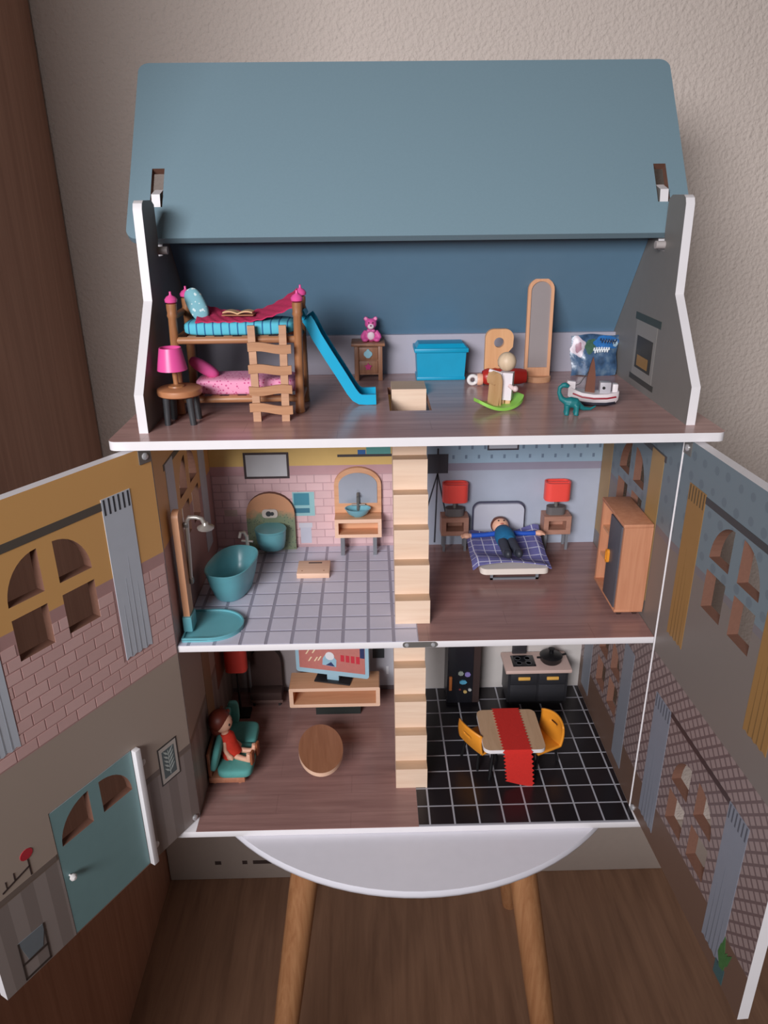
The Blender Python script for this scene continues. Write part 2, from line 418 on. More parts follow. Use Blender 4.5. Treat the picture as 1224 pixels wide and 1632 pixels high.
# tiles (direct parts of the house, like the boards they are printed on)
KT = [mat('black_tile_%d' % i, (30+3*i, 27+2*i, 31+2*i), .3, var=.1) for i in range(3)]
BT = [mat('grey_tile_%d' % i, (208+4*i, 206+4*i, 222+4*i), .38, var=.03) for i in range(3)]
def grid(x0, x1, y0, y1, xo, yo, p, q, g):
    out = []; i0 = math.floor((x0-xo)/p); j0 = math.floor((y0-yo)/q)
    for i in range(i0, i0+40):
        for j in range(j0, j0+40):
            a, b, c, d = max(x0, xo+i*p+g/2), min(x1, xo+(i+1)*p-g/2), max(y0, yo+j*q+g/2), min(y1, yo+(j+1)*q-g/2)
            if b-a > .25 and d-c > .25: out.append((a, b, c, d))
    return out
pieces('tile', grid(30.32, 59.95, -2.88, D-.05, 31.85, .72, 3.42, 3.43, .26), kf, KT, 'z', .03, .03)
pieces('tile', grid(.1, 30.2, .08, D-.05, 30.35, 3.1, 3.22, 3.28, .42), bf, BT, 'z', H1-.01, .03)

# walls of the two lower storeys
def sidewall(name, x_in, x_out, mt, holes):
    mb = DH.mb(); mb.prism(rect(.05, 29.1, .02, H2-1.02), 'x', x_in, x_out, holes, (0, 1, 2, 3))
    return DH.part(name, mb, [mt, BOARD, WHITE, MDF], smooth=0)
lw = sidewall('left_side_wall', 0, -1.0, LEFTPRINT, window_holes(14.9, 37.5))
rw = sidewall('right_side_wall', 60, 61.0, RIGHTPRINT, window_holes(15.1, 37.5)+window_holes(14.6, 7.6))
bwm = mat('back_board_print', (200, 196, 200), .5, var=.02)
bw = DH.part('back_wall', DH.mb().box(0, 60, D, 29.1, .02, H2-1.02), bwm)
kw = DH.part('attic_back_wall', DH.mb().box(0, 60, D, 29.1, H2+.02, 60.9), mat('attic_lavender_grey', (172, 168, 180), .5, var=.02))
def decal(name, host, poly, c, axis='y', at=D, th=-.04, rough=.45, label=None, owner=DH, holes=()):
    mt = c if not isinstance(c, tuple) else mat('print_%d_%d_%d' % c, c, rough, var=.03)
    mb = MB() if owner is None else owner.mb()
    mb.prism(poly, axis, at, at+th, holes)
    o = link(name, mesh_from(mb, name, mt), host)
    if label: o['label'] = label
    return o
# printed back walls, room by room
decal('yellow_wallpaper', bw, rect(.02, 30.3, 41.4, H2-1.05), (226, 190, 118))
decal('pink_border', bw, rect(.02, 30.3, 39.95, 41.4), (200, 158, 162))
decal('brick_joint_sheet', bw, rect(.02, 30.3, H1, 39.95), (192, 158, 162), th=-.02)
BR = [mat('pink_brick_%d' % i, (214+5*i, 180+4*i, 182+4*i), .4, var=.03) for i in range(3)]
pieces('brick', brick_rects(.1, 30.2, 27.9, 39.9, 2.62, 1.31, .14), bw, BR, 'y', D-.02, -.04)
decal('bedroom_wallpaper', bw, rect(30.3, 59.98, H1, 40.2), (170, 178, 194))
decal('lavender_border', bw, rect(30.3, 59.98, 40.2, 41.4), (150, 146, 164))
decal('blue_wallpaper', bw, rect(30.3, 59.98, 41.4, H2-1.05), (158, 184, 204))
for i in range(12):
    for j in range(3):
        decal('motif', bw, rect(37+i*1.95+(j % 2)*.9, 37.35+i*1.95+(j % 2)*.9, 42.1+j*1.5, 42.7+j*1.5), (116, 136, 158), th=-.05)
decal('living_room_wallpaper', bw, rect(.02, 30.3, 0.05, H1-1), (160, 150, 150))
decal('kitchen_wallpaper', bw, rect(30.3, 59.98, 0.05, H1-1), (196, 190, 186))
# bathroom prints
def frame_print(name, host, x0, x1, z0, z1, w, cf, ci, at=D, th=-.09):
    f = decal(name, host, rect(x0, x1, z0, z1), cf, at=at, th=th, holes=[rect(x0+w, x1-w, z0+w, z1-w)])
    decal(name.replace('frame', 'canvas'), host, rect(x0+w, x1-w, z0+w, z1-w), ci, at=at, th=th*.75)
frame_print('picture_frame', bw, 5.2, 12.1, 39.4, 43.6, .35, (70, 58, 60), (204, 205, 208))
decal('dark_shelf_print', bw, rect(19.5, 27.9, 42.7, 43.1), (72, 66, 68), th=-.08)
decal('bottle_print', bw, rect(22.6, 23.8, 43.1, 43.8), (60, 110, 170), th=-.08); decal('teal_box_print', bw, rect(23.9, 27.6, 43.1, 44.4), (96, 164, 158), th=-.08)
decal('towel_rack_print', bw, rect(12.3, 15.7, 33.1, 37.1), (150, 196, 200), th=-.07)
decal('towel_print', bw, rect(12.5, 14.9, 34.9, 36.9), (70, 140, 160), th=-.09); decal('folded_towel_print', bw, rect(12.6, 14.9, 33.6, 34.4), (62, 120, 142), th=-.09)
decal('waste_bin_print', bw, rect(13.3, 15.0, 28.4, 31.7), (196, 198, 212), th=-.08); decal('bin_lid_print', bw, rect(13.1, 15.2, 31.1, 31.9), (206, 206, 216), th=-.1)
decal('light_switch_print', bw, rect(1.6, 3.6, 33.2, 34.3), (200, 176, 166), th=-.08)
# bedroom prints
decal('lamp_shade_print', bw, rect(33.2, 36.4, 39.8, 42.9), (70, 72, 80), th=-.08)
for x1, z1 in ((34.5, 28.1), (36.6, 31.0), (32.4, 31.0)):
    decal('lamp_leg_print', bw, [(34.7, 39.8), (34.9, 39.8), (x1+.12, z1), (x1-.12, z1)], (58, 60, 68), th=-.09)
decal('lamp_finial_print', bw, rect(34.7, 34.95, 42.9, 43.8), (58, 60, 68), th=-.08)
frame_print('bedroom_picture_frame', bw, 42.3, 47.1, 43.4, 48, .25, (70, 66, 76), (190, 196, 206))
# living room prints
decal('wall_cabinet_print', bw, rect(22.4, 29, 0.1, 20), (188, 188, 196), th=-.06); decal('dark_window_print', bw, rect(24.3, 26.3, 6.5, 14), (60, 66, 70), th=-.09)
decal('skirting_print', bw, rect(.1, 29, .06, .9), (116, 104, 108), th=-.07); decal('cabinet_handle_print', bw, rect(26.6, 27.0, 3.2, 4.8), (226, 226, 230), th=-.09)
# left and right inner wall prints
CURT_G, CURT_M = (200, 206, 216), (152, 114, 66)
def xdecal(name, host, y0, y1, z0, z1, c, x=60, th=-.05): return decal(name, host, rect(y0, y1, z0, z1), c, axis='x', at=x, th=th)
for y0, y1 in ((4.6, 8.2), (21.4, 25.2)): xdecal('curtain', lw, y0, y1, 30.3, 50, CURT_G, 0, .05)
for y0, y1 in ((4.6, 8.6), (23.5, 28.0)): xdecal('curtain', rw, y0, y1, 30.3, 50, (164, 132, 84))
xdecal('curtain_rail', lw, 4.0, 25.8, 49.4, 50.2, (80, 74, 70), 0, .04); xdecal('curtain_rail', rw, 4.0, 28, 49.4, 50.2, (70, 66, 66), 60, -.04)
for y0, y1 in ((5.2, 9.0), (22.5, 26.5)): xdecal('curtain', rw, y0, y1, 2, 21.4, (128, 132, 142))
xdecal('curtain', lw, 10.5, 14.5, 1.5, 24, (150, 118, 84), 0, .05); xdecal('tapestry', lw, 18, 24, 8, 24, (132, 84, 66), 0, .05)

# attic gables: front profile, notch that takes the raised roof panel, hook
gable = [(.15, H2), (.15, 59.6), (8.3, 68.5), (8.7, 78.2), (9.0, 78.8), (9.6, 79.1), (13.0, 79.1), (14.0, 78.6), (14.0, 75.0), (13.4, 72.9), (15.4, 72.9), (16.6, 76.4), (17.2, 79.7), (19.2, 80.2), (20.4, 79.0), (21.2, 73.4), (29.9, 61.6), (30.0, 60.0), (29.1, H2)]
GREYIN = mat('attic_grey_print', (124, 120, 116), .5, var=.03)
gl = DH.part('left_gable', DH.mb().prism(gable, 'x', 0, -1.0, (), (0, 1, 2, 2)), [GREYIN, BOARD, WHITE], smooth=30)
gr = DH.part('right_gable', DH.mb().prism(gable, 'x', 60, 61.0, (), (0, 1, 2, 2)), [GREYIN, BOARD, WHITE], smooth=30)
for x0, x1, h in ((0, 1.1, gl), (60, 58.9, gr)): DH.part('roof_peg', DH.mb().cyl((x0, 13.6, 73.6), (x1, 13.6, 73.6), .45, n=18), mat('peg_grey', (178, 170, 168), .5), h)
# fireplace print on the right gable
xdecal('mantel', gr, 11.2, 20.4, 64.0, 64.9, (62, 70, 66)); xdecal('chimney_breast', gr, 12.2, 19.8, 56.9, 64.0, (140, 136, 131), th=-.03)
xdecal('fire_glass', gr, 13.1, 18.9, 57.95, 62.1, (58, 54, 46), th=-.05); xdecal('flames', gr, 14.2, 18.2, 58.3, 59.7, (150, 112, 60), th=-.07); xdecal('hearth', gr, 11.4, 20.4, 56.2, 56.9, (62, 62, 58))
# roof boards
ROOFM = mat('blue_grey_roof_paint', (124, 150, 162), .5, var=.025, nscale=400, bmp=.03)
ROOFIN = mat('blue_roof_lining', (100, 134, 158), .5, var=.02)
d = Vector((0, 17.2-29.0, 76.6-60.9)).normalized(); nrm = Vector((0, d.z, -d.y))     # outward (back, up)
q = [(29.0, 60.9), (17.2, 76.6)]; bp = q+[(17.2+nrm.y*.9, 76.6+nrm.z*.9), (29.0+nrm.y*.9, 60.9+nrm.z*.9)]
DH.part('back_roof_panel', DH.mb().prism(bp, 'x', .03, 59.97, (), (0, 0, 0, 0)), ROOFIN)
def roofpanel():
    L = 25.4; ang = math.atan2(20.1, 15.5)
    mb = MB(); slots = [rect(-1.3, .2, 4.3, 9.7), rect(59.8, 61.3, 4.3, 9.7)]
    mb.prism(rrect(-3.9, 63.6, 0, L, 1.3), 'z', 0, -1.0, slots, (0, 0, 0, 1))
    M = Matrix.Translation(Vector((0, 14.3, 74.9))) @ Matrix.Rotation(ang, 4, 'X')
    for i, v in enumerate(mb.v): mb.v[i] = M @ v
    return mb
rp = DH.part('front_roof_panel', roofpanel(), [ROOFM, MDF], label='blue-grey roof panel raised and leaning back')

# ---------------- staircases (solid sawtooth pine)
def stair(name, y0, z0, steps, rise, run, first, top, x0=27.45, x1=31.95, last=None):
    prof = [(y0, z0)]; y, z = y0, z0
    for i in range(steps):
        z = z0+first+i*rise; z = min(z, top)
        prof.append((y, z)); y = y+(last if last and i == steps-1 else run); prof.append((y, z))
    # plain underside parallel to the flight
    prof += [(y, z-2.2), (y0+3.2, z0)]
    mb = DH.mb(); mb.prism(prof, 'x', x0, x1)
    nn = len(prof); mi = []
    for f in mb.f: mi.append(0)
    o = DH.part(name, mb, [PINE, PINESHADE], smooth=0, label='pale pine zigzag staircase'); return o
st1 = stair('staircase', 4.4, .03, 7, 4.48, 1.84, 3.4, H1-.98)
st2 = stair('staircase', 4.2, H1+.03, 7, 4.17, 1.85, 3.4, 56.3, last=4.6)
for o in (st1, st2):
    for p in o.data.polygons: p.material_index = 1 if p.normal.z > .9 else 0  # upward faces take the pine with shade in its colour
# ---------------- metal bits
sc = DH.part('door_catch', DH.mb().prism(rrect(28.2, 32.6, 26.88, 27.62, .36), 'y', -.12, 0), STEEL)
for x in (28.75, 32.05): DH.part('screw', DH.mb().lathe([(0, -.28), (.22, -.24), (.3, -.12), (.3, 0)], (x, 0, 27.25), 14, 'y'), CHROME, sc)

# ---------------- hinged doors
def door_holder(name, hinge, ang, flip, holes, mt, label):
    mb = MB(); ya, yb = (0, -1.2) if not flip else (0, 1.2)
    mb.prism(rect(.15, 29.9, .25, H2-1.25), 'y', ya, yb, holes, (0, 1, 2, 3))
    o = link(name, mesh_from(mb, name, [mt, BOARD, WHITE, MDF], 0), DH.o, Vector((hinge[0], hinge[1], 0))*S, ang); o['label'] = label; return o
ld = door_holder('left_door_panel', (.12, -.25), math.radians(-90-31), False, window_holes(15.05, 37.4)+[rect(9.25, 20.9, .26, 18.6)], LEFTPRINT, 'open left house door with yellow and pink printed inner face')
rd = door_holder('right_door_panel', (60.05, -.14), math.radians(-87), True, window_holes(14.1, 37.5)+window_holes(14.4, 7.6), RIGHTPRINT, 'open right house door with blue-grey printed inner face')
LB = [mat('door_brick_%d' % i, (216+4*i, 176+4*i, 171+4*i), .45, var=.03) for i in range(3)]
wh = [(10.1, 14.15, 37.4, 42.0), (15.95, 20.0, 37.4, 42.0), (3.6, 8.1, 30.2, 50), (21.8, 26.3, 30.2, 50)]
pieces('brick', clip_rects(brick_rects(.2, 29.85, 27.0, 39.6, 2.5, 1.4, .16), wh), ld, LB, 'y', 0, .03)
def ldec(name, x0, x1, z0, z1, c, th=.05, host=None): return decal(name, host or ld, rect(x0, x1, z0, z1), c, at=0, th=th, owner=None)
def rdec(name, x0, x1, z0, z1, c, th=-.05): return decal(name, rd, rect(x0, x1, z0, z1), c, at=0, th=th, owner=None)
def curtain(dec, host, x0, x1, z0, z1, c, sg, dark, n=6):
    mb = MB()   # printed curtain with a slightly scalloped hem
    hem = [(x1-(x1-x0)*i/8, z0+(.25 if i % 2 else 0)) for i in range(9)]
    mb.prism([(x0, z1), (x0, z0)]+hem[::-1][1:-1]+[(x1, z0), (x1, z1)], 'y', 0, sg*.06)
    k = link('curtain', mesh_from(mb, 'curtain', mat('print_%d_%d_%d' % c, c, .5, var=.03)), host)
    mb = MB()
    for i in range(n):
        x = x0+(x1-x0)*(i+.5)/n; mb.box(x-.11, x+.11, min(sg*.05, sg*.08), max(sg*.05, sg*.08), z1-1.9, z1-.1)
    link('curtain_heading', mesh_from(mb, 'curtain_heading', mat('print_%d_%d_%d' % dark, dark, .6)), host)
    mb = MB()
    for f, h in ((.22, .45), (.42, .62), (.6, .5), (.8, .35)):
        x = x0+(x1-x0)*f; mb.prism([(x-.09, z0+.2), (x+.09, z0+.2), (x, z0+(z1-z0)*h)], 'y', sg*.05, sg*.075)
    fc = tuple(int(v*.8) for v in c)
    link('curtain_fold', mesh_from(mb, 'curtain_fold', mat('print_%d_%d_%d' % fc, fc, .6)), host)
curtain(ldec, ld, 3.75, 7.7, 30.3, 50.2, CURT_G, 1, (54, 56, 62)); curtain(ldec, ld, 22.0, 26.0, 28.5, 50.2, CURT_G, 1, (54, 56, 62))
ldec('curtain_rail', 7.7, 22.0, 49.0, 49.9, (92, 84, 76), .04)
curtain(rdec, rd, 2.7, 6.6, 30.2, 49.6, CURT_M, -1, (90, 74, 50)); curtain(rdec, rd, 20.8, 25.0, 30.2, 49.6, CURT_M, -1, (90, 74, 50))
rdec('curtain_rail', 6.6, 20.8, 48.6, 49.4, (66, 66, 68), -.04)
curtain(rdec, rd, 2.6, 6.9, 2.2, 21.4, (130, 134, 146), -1, (84, 86, 96)); curtain(rdec, rd, 21.3, 25.2, 2.2, 21.4, (130, 134, 146), -1, (84, 86, 96))
rdec('curtain_rail', 6.9, 21.3, 20.9, 21.6, (70, 54, 54), -.04)
# plant print at the foot of the right door
mb = MB(); GR = (58, 92, 58)
for k in range(9):
    a = -.9+k*.22; L = 3.2+1.4*math.sin(k*2.1); cx, cz = 25.4, 2.2
    tx, tz = cx+math.sin(a)*L*.6, cz+math.cos(a)*L
    nx, nz = math.cos(a)*.5, -math.sin(a)*.5
    mb.prism([(cx, cz), ((cx+tx)/2+nx, (cz+tz)/2+nz), (tx, tz), ((cx+tx)/2-nx, (cz+tz)/2-nz)], 'y', 0, -.05-.004*k)
link('plant_print', mesh_from(mb, 'plant_print', mat('plant_green', (66, 110, 62), .5, var=.15, nscale=200)), rd)
rdec('plant_pot_print', 24.6, 26.4, .5, 2.6, (62, 92, 96), -.06)
# living-room prints on the left door
ldec('wainscot_rail', .2, 9.0, 12.2, 12.9, (120, 106, 98), .03); ldec('wainscot_rail', 21.1, 29.8, 12.2, 12.9, (120, 106, 98), .03)
f = ldec('leaf_picture', 2.3, 5.6, 9.9, 15.7, (58, 54, 52), .05); ldec('leaf_picture_mount', 2.5, 5.4, 10.1, 15.5, (196, 188, 180), .06); ldec('leaf_picture_print', 2.9, 5.0, 10.7, 14.9, (92, 106, 108), .07)
mb = MB(); mb.box(3.9, 4.0, .07, .085, 10.9, 14.6)
for k in range(5):
    for sg in (-1, 1):
        z = 11.3+k*.65; mb.prism([(3.95, z), (3.95+sg*.5, z+.35), (3.95+sg*.85, z+.95), (3.95+sg*.3, z+.55)], 'y', .07, .085)
link('leaf_drawing', mesh_from(mb, 'leaf_drawing', mat('leaf_line', (190, 200, 196), .6)), ld)
mb = MB(); mb.prism([(24.2, 5.8), (27.4, 6.0), (26.7, 2.9), (24.9, 3.0)], 'y', 0, .05); link('seat_print', mesh_from(mb, 'seat_print', mat('seat_blue', (120, 128, 134), .5)), ld)
mb = MB()
for p in ([(24.2, 5.9), (24.4, 5.9), (24.5, .5), (24.3, .5)], [(27.3, 6.0), (27.5, 6.0), (27.6, .5), (27.4, .5)], [(24.3, 2.6), (27.5, 2.6), (27.5, 2.9), (24.3, 2.9)], [(24.3, .5), (27.6, .5), (27.6, .8), (24.3, .8)]): mb.prism(p, 'y', .05, .065)
link('stool_frame_print', mesh_from(mb, 'stool_frame_print', mat('stool_dark', (66, 56, 52), .5)), ld)
mb = MB()
for p in ([(24.1, 13.0), (24.25, 13.0), (24.25, 15.6), (24.1, 15.6)], [(24.1, 14.2), (27.5, 13.4), (27.5, 13.6), (24.1, 14.4)], [(25.9, 13.9), (26.05, 13.9), (26.0, 14.9), (25.9, 14.9)], [(26.9, 13.6), (27.0, 13.6), (27.0, 14.6), (26.9, 14.6)]): mb.prism(p, 'y', 0, .05)
link('flower_stem_print', mesh_from(mb, 'flower_stem_print', mat('stem_dark', (64, 52, 50), .5)), ld)
mb = MB(); mb.prism(ellipse(24.2, 15.9, .75, .65, 14), 'y', 0, .055); link('flower_print', mesh_from(mb, 'flower_print', mat('flower_red', (190, 50, 62), .5)), ld)
# little teal front door, ajar in the left door panel
def flap():
    mb = MB(); n = 10; holes = []
    for s in (-1, 1): holes.append([(5.75+s*.75, 12.8)]+[(5.75+s*(.75+4.3*math.cos(.5*PI*i/n)), 12.8+4.5*math.sin(.5*PI*i/n)) for i in range(n+1)])
    mb.prism(rect(0, 11.5, 0, 18.1), 'y', 0, -.95, holes, (0, 1, 2, 3)); return mb
fo = link('front_door', mesh_from(flap(), 'front_door', [mat('teal_door_print', (124, 158, 160), .45, var=.03), BOARD, WHITE, MDF], 0), ld, Vector((9.32, -.03, .35))*S, 0)
link('door_batten', mesh_from(MB().box(8.5, 9.3, 0, .75, .26, 18.5, .06), 'door_batten', WHITE), ld)
fo['label'] = 'small teal front door with two arched panes'
mb = MB(); mb.lathe([(.12, .93), (.12, 1.3), (.4, 1.45), (.42, 1.7), (.2, 1.95), (0, 1.98)], (20.1, -.97, 8.9), 14, 'y')
for z in (2.3, 15.7): mb.lathe([(.5, 0), (.48, .15), (.25, .3), (0, .34)], (8.05, 0, z), 14, 'y')
link('door_stud', mesh_from(mb, 'door_stud', mat('white_stud', (225, 220, 218), .35)), ld)
for host, sg, x in ((ld, 1, .75), (rd, -1, .45)):
    mb = MB(); mb.box(.2, 1.9, min(0, sg*.12), max(0, sg*.12), 52.3, 53.9); k = link('hinge_plate', mesh_from(mb, 'hinge_plate', STEEL), host)
    for z in (53.1, .9):
        mb = MB(); mb.lathe([(.42, 0), (.4, sg*.25), (.2, sg*.36), (0, sg*.38)], (1.05, 0, z), 14, 'y'); link('screw', mesh_from(mb, 'screw', CHROME), host)
# ================================================================== ATTIC
# ---- bunk bed
t = Thing('bunk_bed', 'honey-brown wooden toy bunk bed with pink post knobs', 'bed', (9.4, 10.8, A))
for (x0, x1, y) in ((1.85, 2.2, 8), (16.2, 16.5, 8), (2.5, 2.7, 13.4), (16.4, 16.45, 13.4)):
    p = t.part('post', t.mb().lathe([(.5, 0), (.62, .15), (.55, .6), (.52, 5), (.5, 11.3), (.62, 11.6), (.55, 11.9), (.6, 12.4), (.6, 12.9), (0, 12.95)], (0, 0, 0), 18), BEDWOOD)
    for v in p.data.vertices:
        h = v.co.z+t.loc.z*S; f = h/(13*S); v.co.x += (x0+(x1-x0)*f)*S; v.co.y += y*S; v.co.z += A*S
    t.part('knob', t.mb().lathe([(.3, 0), (.68, .2), (.72, .5), (.5, .8), (.2, .95), (.13, 1.1), (.13, 1.35), (0, 1.4)], (x1, y, A+12.9), 18), PINK, p)
for y in (8, 13.4):
    for z in (1.75, 8.75): t.part('rail', t.mb().tube([(2.3, y, A+z), (2.6, y, A+z), (15.9, y, A+z), (16.2, y, A+z)], [.32, .42, .42, .32], 14), BEDWOODX)
for x in (2.2, 16.4):
    for z in (1.75, 8.75, 11.4): t.part('end_rail', t.mb().cyl((x, 8, A+z), (x, 13.4, A+z), .36, n=12), BEDWOOD)
for z in (1.9, 8.9):
    for k in range(6): t.part('slat', t.mb().box(3.6+k*2.1, 4.6+k*2.1, 8, 13.4, A+z, A+z+.3), BEDWOODX)
def stripemat():
    m, nt, bs = newmat('teal_striped_fabric')
    sp = N(nt, 'ShaderNodeSeparateXYZ'); tc = N(nt, 'ShaderNodeTexCoord'); nt.links.new(tc.outputs['Object'], sp.inputs[0])
    b = N(nt, 'ShaderNodeMath', operation='MULTIPLY'); nt.links.new(sp.outputs[0], b.inputs[0]); b.inputs[1].default_value = 105
    fr = N(nt, 'ShaderNodeMath', operation='FRACT'); nt.links.new(b.outputs[0], fr.inputs[0])
    lt = N(nt, 'ShaderNodeMath', operation='LESS_THAN'); nt.links.new(fr.outputs[0], lt.inputs[0]); lt.inputs[1].default_value = .17
    nt.links.new(mixc(nt, lt.outputs[0], lin((92, 192, 214)), lin((40, 104, 150))), bs.inputs['Base Color']); bs.inputs['Roughness'].default_value = .9
    return m
def spotmat(name, c, dotc, scale, thr):
    m, nt, bs = newmat(name)
    v = N(nt, 'ShaderNodeTexVoronoi'); v.inputs['Scale'].default_value = scale; nt.links.new(coords(nt), v.inputs['Vector'])
    lt = N(nt, 'ShaderNodeMath', operation='LESS_THAN'); nt.links.new(v.outputs['Distance'], lt.inputs[0]); lt.inputs[1].default_value = thr
    nt.links.new(mixc(nt, lt.outputs[0], lin(c), lin(dotc)), bs.inputs['Base Color']); bs.inputs['Roughness'].default_value = .9
    return m
t.part('upper_mattress', t.mb().ell((9.45, 10.8, A+9.95), (6.5, 2.75, .85), 48, 16, .42), stripemat(), label='teal striped mattress')
t.part('lower_mattress', t.mb().ell((9.75, 10.8, A+3.1), (6.1, 2.8, 1.05), 48, 16, .42), spotmat('pink_floral_fabric', (236, 158, 190), (206, 90, 140), 260, .3), label='pink floral mattress')
# ---- blanket, pillows, book on the upper bunk
def bl(u, v):
    x = 4.6+11.5*u; y = 8.3+5.0*v
    z = A+10.85+.5*v+(2.2*max(0, (x-10.5)/5.6)**1.6)*(.75+.4*v)+.8*max(0, (7.5-x)/3)*v+.07*math.sin(5*x+3*y)+.05*math.sin(9*y)
    return (x, y, z)
mgt = mat('magenta_felt', (196, 44, 92), .95, var=.12, nscale=500, bmp=.3)
solo('blanket', lambda m: m.sheet(bl, 40, 18, .12), mgt, 'magenta felt blanket sagging across the upper bunk', 'blanket', (10.3, 10.8, A+10.7))
def cushion(name, mt, label, cat, loc, r, rot):
    mb = MB(); mb.ell((0, 0, 0), r, 28, 18, .78)
    o = link(name, mesh_from(mb, name, mt, 60), None, W3(*loc)); o.rotation_euler = rot; return tag(o, label, cat)
cushion('pillow', spotmat('teal_star_fabric', (124, 178, 190), (206, 226, 228), 190, .28), 'teal pillow with pale dots propped on the upper bunk', 'pillow', (4.5, 10.6, A+12.45), (1.1, .7, 2.0), (math.radians(-14), math.radians(-26), 0))
cushion('pillow', mat('hot_pink_fabric', (238, 96, 166), .85, var=.06), 'plain hot pink pillow on the lower bunk', 'pillow', (4.7, 10.2, A+5.1), (1.95, 1.3, .75), (math.radians(-12), math.radians(33), 0))
t = Thing('open_book', 'tiny open book lying on the magenta blanket', 'book', (9.4, 10.2, A+11.35), math.radians(-4), local=True)
def page(sg): return lambda u, v: (sg*1.75*u, -.75+1.5*v, .12+.30*math.sin(PI*u*.75+.25)+.06*u)
PAPER = mat('book_page', (226, 184, 140), .8, var=.06)
for sg in (-1, 1): t.part('page', t.mb().sheet(page(sg), 10, 2, .14), PAPER)
t.part('cover', t.mb().box(-1.85, 1.85, -.82, .82, -.08, .02), mat('book_cover', (176, 120, 84), .7))
# ---- ladder leaning on the bed
t = Thing('ladder', 'wooden toy ladder with four crooked rungs leaning on bunk bed', 'ladder', (13.2, 4.6, A))
LADW = wood('ladder_wood', (170, 120, 84), (192, 142, 104), .55, 0, 160, 14)
for xb, xt in ((11.55, 11.15), (14.85, 14.75)):
    o = t.part('side_rail', t.mb().add([(xb-.45, 4.2, A), (xb+.45, 4.2, A), (xb+.45, 4.75, A), (xb-.45, 4.75, A), (xt-.42, 6.95, A+10.5), (xt+.42, 6.95, A+10.5), (xt+.42, 7.4, A+10.5), (xt-.42, 7.4, A+10.5)],
        [(0, 3, 2, 1), (4, 5, 6, 7), (0, 1, 5, 4), (1, 2, 6, 5), (2, 3, 7, 6), (3, 0, 4, 7)]), LADW)
for z, dz in ((8.1, -.25), (5.75, -.1), (3.5, .08), (1.45, -.3)):
    y = 4.2+z/10.5*2.75
    def rung(u, v, z=z, dz=dz, y=y):
        x = 10.75+4.95*u; return (x, y-.32+.28*v, A+z+dz*(u-.5)+.12*math.sin(PI*2*u)*(-1 if dz > 0 else 1)+.5)
    t.part('rung', t.mb().sheet(rung, 12, 1, 1.0), LADW)
# ---- slide
t = Thing('slide', 'turquoise plastic slide running from bunk bed to attic floor', 'slide', (24, 12.8, A))
SLD = mat('turquoise_slide', (4, 170, 212), .38, var=.03)
pth = [(16.9, 10.4), (17.3, 9.8), (18.0, 8.3), (19.4, 5.9), (20.8, 3.6), (22.0, 1.55), (22.6, .75), (23.3, .32), (24.2, .25), (25.4, .28)]
nr = []
for i, (x, z) in enumerate(pth):
    a, b = pth[max(0, i-1)], pth[min(len(pth)-1, i+1)]; dx, dz = b[0]-a[0], b[1]-a[1]; L = math.hypot(dx, dz); nr.append((-dz/L, dx/L))
up = lambda h: [(x+n[0]*h, A+z+n[1]*h) for (x, z), n in zip(pth, nr)]
t.part('chute', t.mb().prism(up(.0)+up(.22)[::-1], 'y', 11.0, 14.8), SLD)
for y in (10.85, 14.65): t.part('side_wall', t.mb().prism(up(-.22)+up(1.05)[::-1], 'y', y, y+.3), SLD)
t.part('hook', t.mb().prism([(16.9, A+10.4), (17.2, A+10.9), (16.9, A+11.6), (16.6, A+11.5), (16.5, A+10.4)], 'y', 11.0, 14.8), SLD)
# ---- side stool + lamp
t = Thing('stool', 'round wooden stool with dark grey legs beside bunk bed', 'stool', (2.9, 4.5, A))
t.part('seat', t.mb().lathe([(0, 3.25), (2.3, 3.25), (2.5, 3.4), (2.55, 3.7), (2.5, 4.0), (2.35, 4.1), (0, 4.1)], (2.9, 4.5, A), 40), wood('stool_wood', (178, 116, 78), (198, 138, 98), .45, 0))
for x, y in ((1.6, 3.3), (4.2, 3.3), (1.7, 5.9), (4.3, 5.9)): t.part('leg', t.mb().tube([(x+(x-2.9)*.12, y, A), (x, y, A+3.3)], [.36, .42], 10), DGREY)
t = Thing('table_lamp', 'toy lamp with hot pink shade on the round stool', 'lamp', (2.5, 4.9, A+4.1))
t.part('base', t.mb().lathe([(.95, 0), (.9, .15), (.35, .3), (0, .32)], (2.5, 4.9, A+4.1), 24), BEDWOOD)
t.part('stem', t.mb().cyl((2.5, 4.9, A+4.3), (2.4, 4.9, A+6.8), .3, n=12), BEDWOOD)
t.part('shade', t.mb().lathe([(1.7, 0), (1.22, 2.5), (1.12, 2.5), (1.6, .05), (1.7, 0)], (2.25, 4.9, A+6.05), 32), PINK)
# ---- nightstand and bear
t = Thing('nightstand', 'brown wooden nightstand with two drawers in the attic', 'nightstand', (24.4, 25.7, A))
NSW = wood('walnut_brown_toy', (136, 92, 68), (168, 120, 92), .45, 2, 160, 20)
for x in (22.55, 25.85):
    for y in (24.0, 27.0): t.part('leg', t.mb().box(x, x+.6, y, y+.6, A, A+4.9, .06), NSW)
t.part('top', t.mb().box(22.15, 26.8, 23.6, 27.8, A+4.85, A+5.25, .08), NSW)
t.part('case', t.mb().box(22.8, 26.2, 24.35, 27.4, A+.8, A+4.9), NSW)
ac = []
for i in range(24):
    a = 2*PI*i/24; r = .5*(1+.12*math.cos(2*a)); ac.append((24.45+r*math.cos(a)*1.05, A+3.75+r*math.sin(a)-(0.12 if math.sin(a) < -.8 else 0)+(.22 if math.sin(a) > .95 else 0)))
st = [(24.45+(.55 if i % 2 == 0 else .3)*math.sin(2*PI*i/10), A+1.95+(.55 if i % 2 == 0 else .3)*math.cos(2*PI*i/10)) for i in range(10)]
